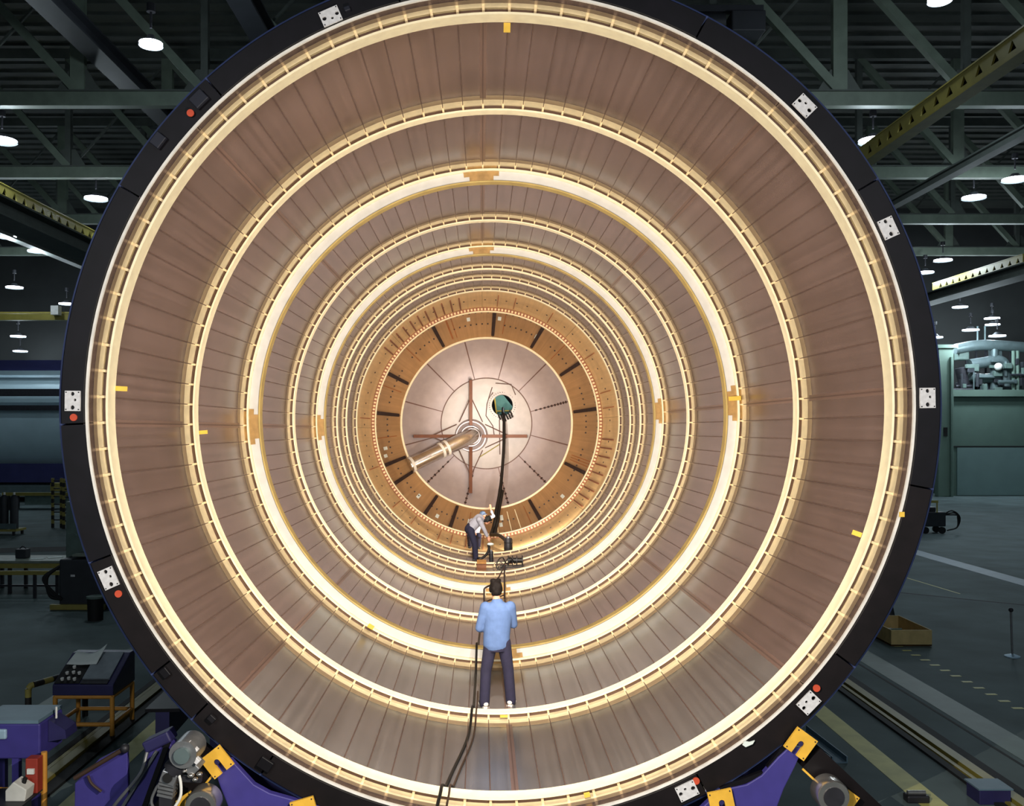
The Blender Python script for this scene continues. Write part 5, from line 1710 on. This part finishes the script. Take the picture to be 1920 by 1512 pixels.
# open papers on the console
mb = MB()
P, Q = [], []
nx, ny = 12, 4
for j in range(ny + 1):
    for i in range(nx + 1):
        u, v = i / nx, j / ny
        lift = 0.03 + 0.09 * abs(u - 0.45) ** 1.3 * (0.4 + v) + (0.12 * max(0, u - 0.7) * v * 2)
        P.append(slope(xl + 0.05 + u * 0.5 + v * 0.06, 0.56 + v * (0.36 + 0.25 * max(0, u - 0.55)), lift))
for j in range(ny):
    for i in range(nx):
        a_ = j * (nx + 1) + i
        Q.append((a_, a_ + 1, a_ + nx + 2, a_ + nx + 1))
o = tag(mb.add(P, Q).build('open_papers', M['paper'], None, True), 'open white papers with curled corners lying on the console', 'papers')
sd_ = o.modifiers.new('thick', 'SOLIDIFY'); sd_.thickness = 0.006

# striped hand rail left of the console
t = thing('hand_rail', 'black and yellow striped bent pipe rail left of the console', 'rail', (kx(62), 15.4, 0))
pts = [Vector((kx(53), 15.0, 0.0)), Vector((kx(53), 15.0, kz(1292))), Vector((kx(60), 15.05, kz(1286))), Vector((kx(100), 16.2, kz(1286) - 0.05))]
for a_, b_, nseg in ((pts[0], pts[1], 6), (pts[2], pts[3], 6)):
    for i in range(nseg):
        MB().tube([a_.lerp(b_, i / nseg), a_.lerp(b_, (i + 1) / nseg)], 0.05, 12).build('stripe_band', M['warn_yellow' if i % 2 else 'warn_black'], t, True)
MB().tube([pts[1], pts[1] * 0.5 + pts[2] * 0.5 + Vector((0, 0, 0.02)), pts[2]], 0.05, 12).build('elbow', M['warn_yellow'], t, True)
MB().tube([Vector((pts[3].x, pts[3].y, 0)), pts[3]], 0.05, 12).build('end_post', M['warn_black'], t, True)

# near desk at the bottom left corner
Yn = 11.0
nx_ = lambda px: (px - VPX) * Yn / F
nz_ = lambda py: CAMZ - (py - VPY) * Yn / F
t = thing('control_desk', 'blue purple control desk cut by the bottom left corner', 'desk', (nx_(20), Yn + 0.4, 0))
MB().box((nx_(15), Yn + 0.3, (nz_(1358) + nz_(1424)) / 2), (nx_(75) - nx_(-45), 0.6, nz_(1358) - nz_(1424))).build('case', M['blue_paint'], t, bev=0.02)
MB().box((nx_(14), Yn + 0.3, nz_(1354)), (nx_(72) - nx_(-45), 0.62, 0.04)).build('top', M['stripe_blue'], t)
MB().prism([(nx_(76), nz_(1360)), (nx_(108), nz_(1380)), (nx_(110), nz_(1396)), (nx_(76), nz_(1402))], Yn + 0.2, Yn + 0.5).build('side_wing', M['blue_dark'], t)
for x in (nx_(27), nx_(-38)):
    for yy in (Yn + 0.06, Yn + 0.54):
        MB().box((x, yy, nz_(1424) / 2), (0.08, 0.08, nz_(1424))).build('leg', M['blue_paint'], t)
MB().tube([(nx_(84), Yn + 0.3, nz_(1340)), (nx_(84), Yn + 0.3, nz_(1362))], 0.012, 8).build('lever', M['white_knob'], t, True)
MB().box((nx_(5), Yn - 0.02, nz_(1376)), (0.12, 0.05, 0.12)).build('gauge', M['pale_base'], t, bev=0.02)

# yellow pipe stand with bottles
t = thing('pipe_stand', 'yellow pipe stand beside the desk holding a white can and a red box', 'stand', (nx_(60), Yn - 0.1, 0))
zr = nz_(1473)
x0, x1 = nx_(-50), nx_(94)
for yy in (Yn - 0.15, Yn - 0.75):
    MB().tube([(x1, yy, 0.0), (x1, yy, nz_(1402) if yy > Yn - 0.5 else zr + 0.02)], 0.035, 12).build('leg', M['orange_pipe'], t, True)
    MB().tube([(x0, yy, 0.0), (x0, yy, zr + 0.02)], 0.035, 12).build('leg', M['orange_pipe'], t, True)
    MB().tube([(x0, yy, zr), (x1, yy, zr)], 0.033, 12).build('rail', M['orange_pipe'], t, True)
MB().box(((x0 + x1) / 2, Yn - 0.45, zr + 0.02), (x1 - x0, 0.56, 0.02)).build('shelf', M['dark_steel'], t)
zs = zr + 0.03
xw = nx_(74)
t2 = thing('white_can', 'white slanted can standing on the yellow pipe stand', 'can', (xw, Yn - 0.45, zs))
MB().prism([(xw - 0.12, zs), (xw + 0.1, zs), (xw + 0.12, zs + 0.13), (xw - 0.03, zs + 0.22), (xw - 0.12, zs + 0.12)], Yn - 0.56, Yn - 0.36).build('body', M['bucket_white'], t2, bev=0.01)
MB().tube([(xw + 0.04, Yn - 0.46, zs + 0.17), (xw + 0.06, Yn - 0.46, zs + 0.23)], 0.025, 10).build('cap', M['hole_black'], t2, True)
xw = nx_(84)
t2 = thing('red_box', 'red box tucked under the desk behind the white can', 'box', (xw, Yn - 0.2, zs))
MB().box((xw, Yn - 0.26, zs + 0.2), (0.14, 0.14, 0.4)).build('case', M['red_box'], t2, bev=0.01)
MB().box((xw, Yn - 0.34, zs + 0.26), (0.08, 0.03, 0.06)).build('clasp', M['white_knob'], t2)
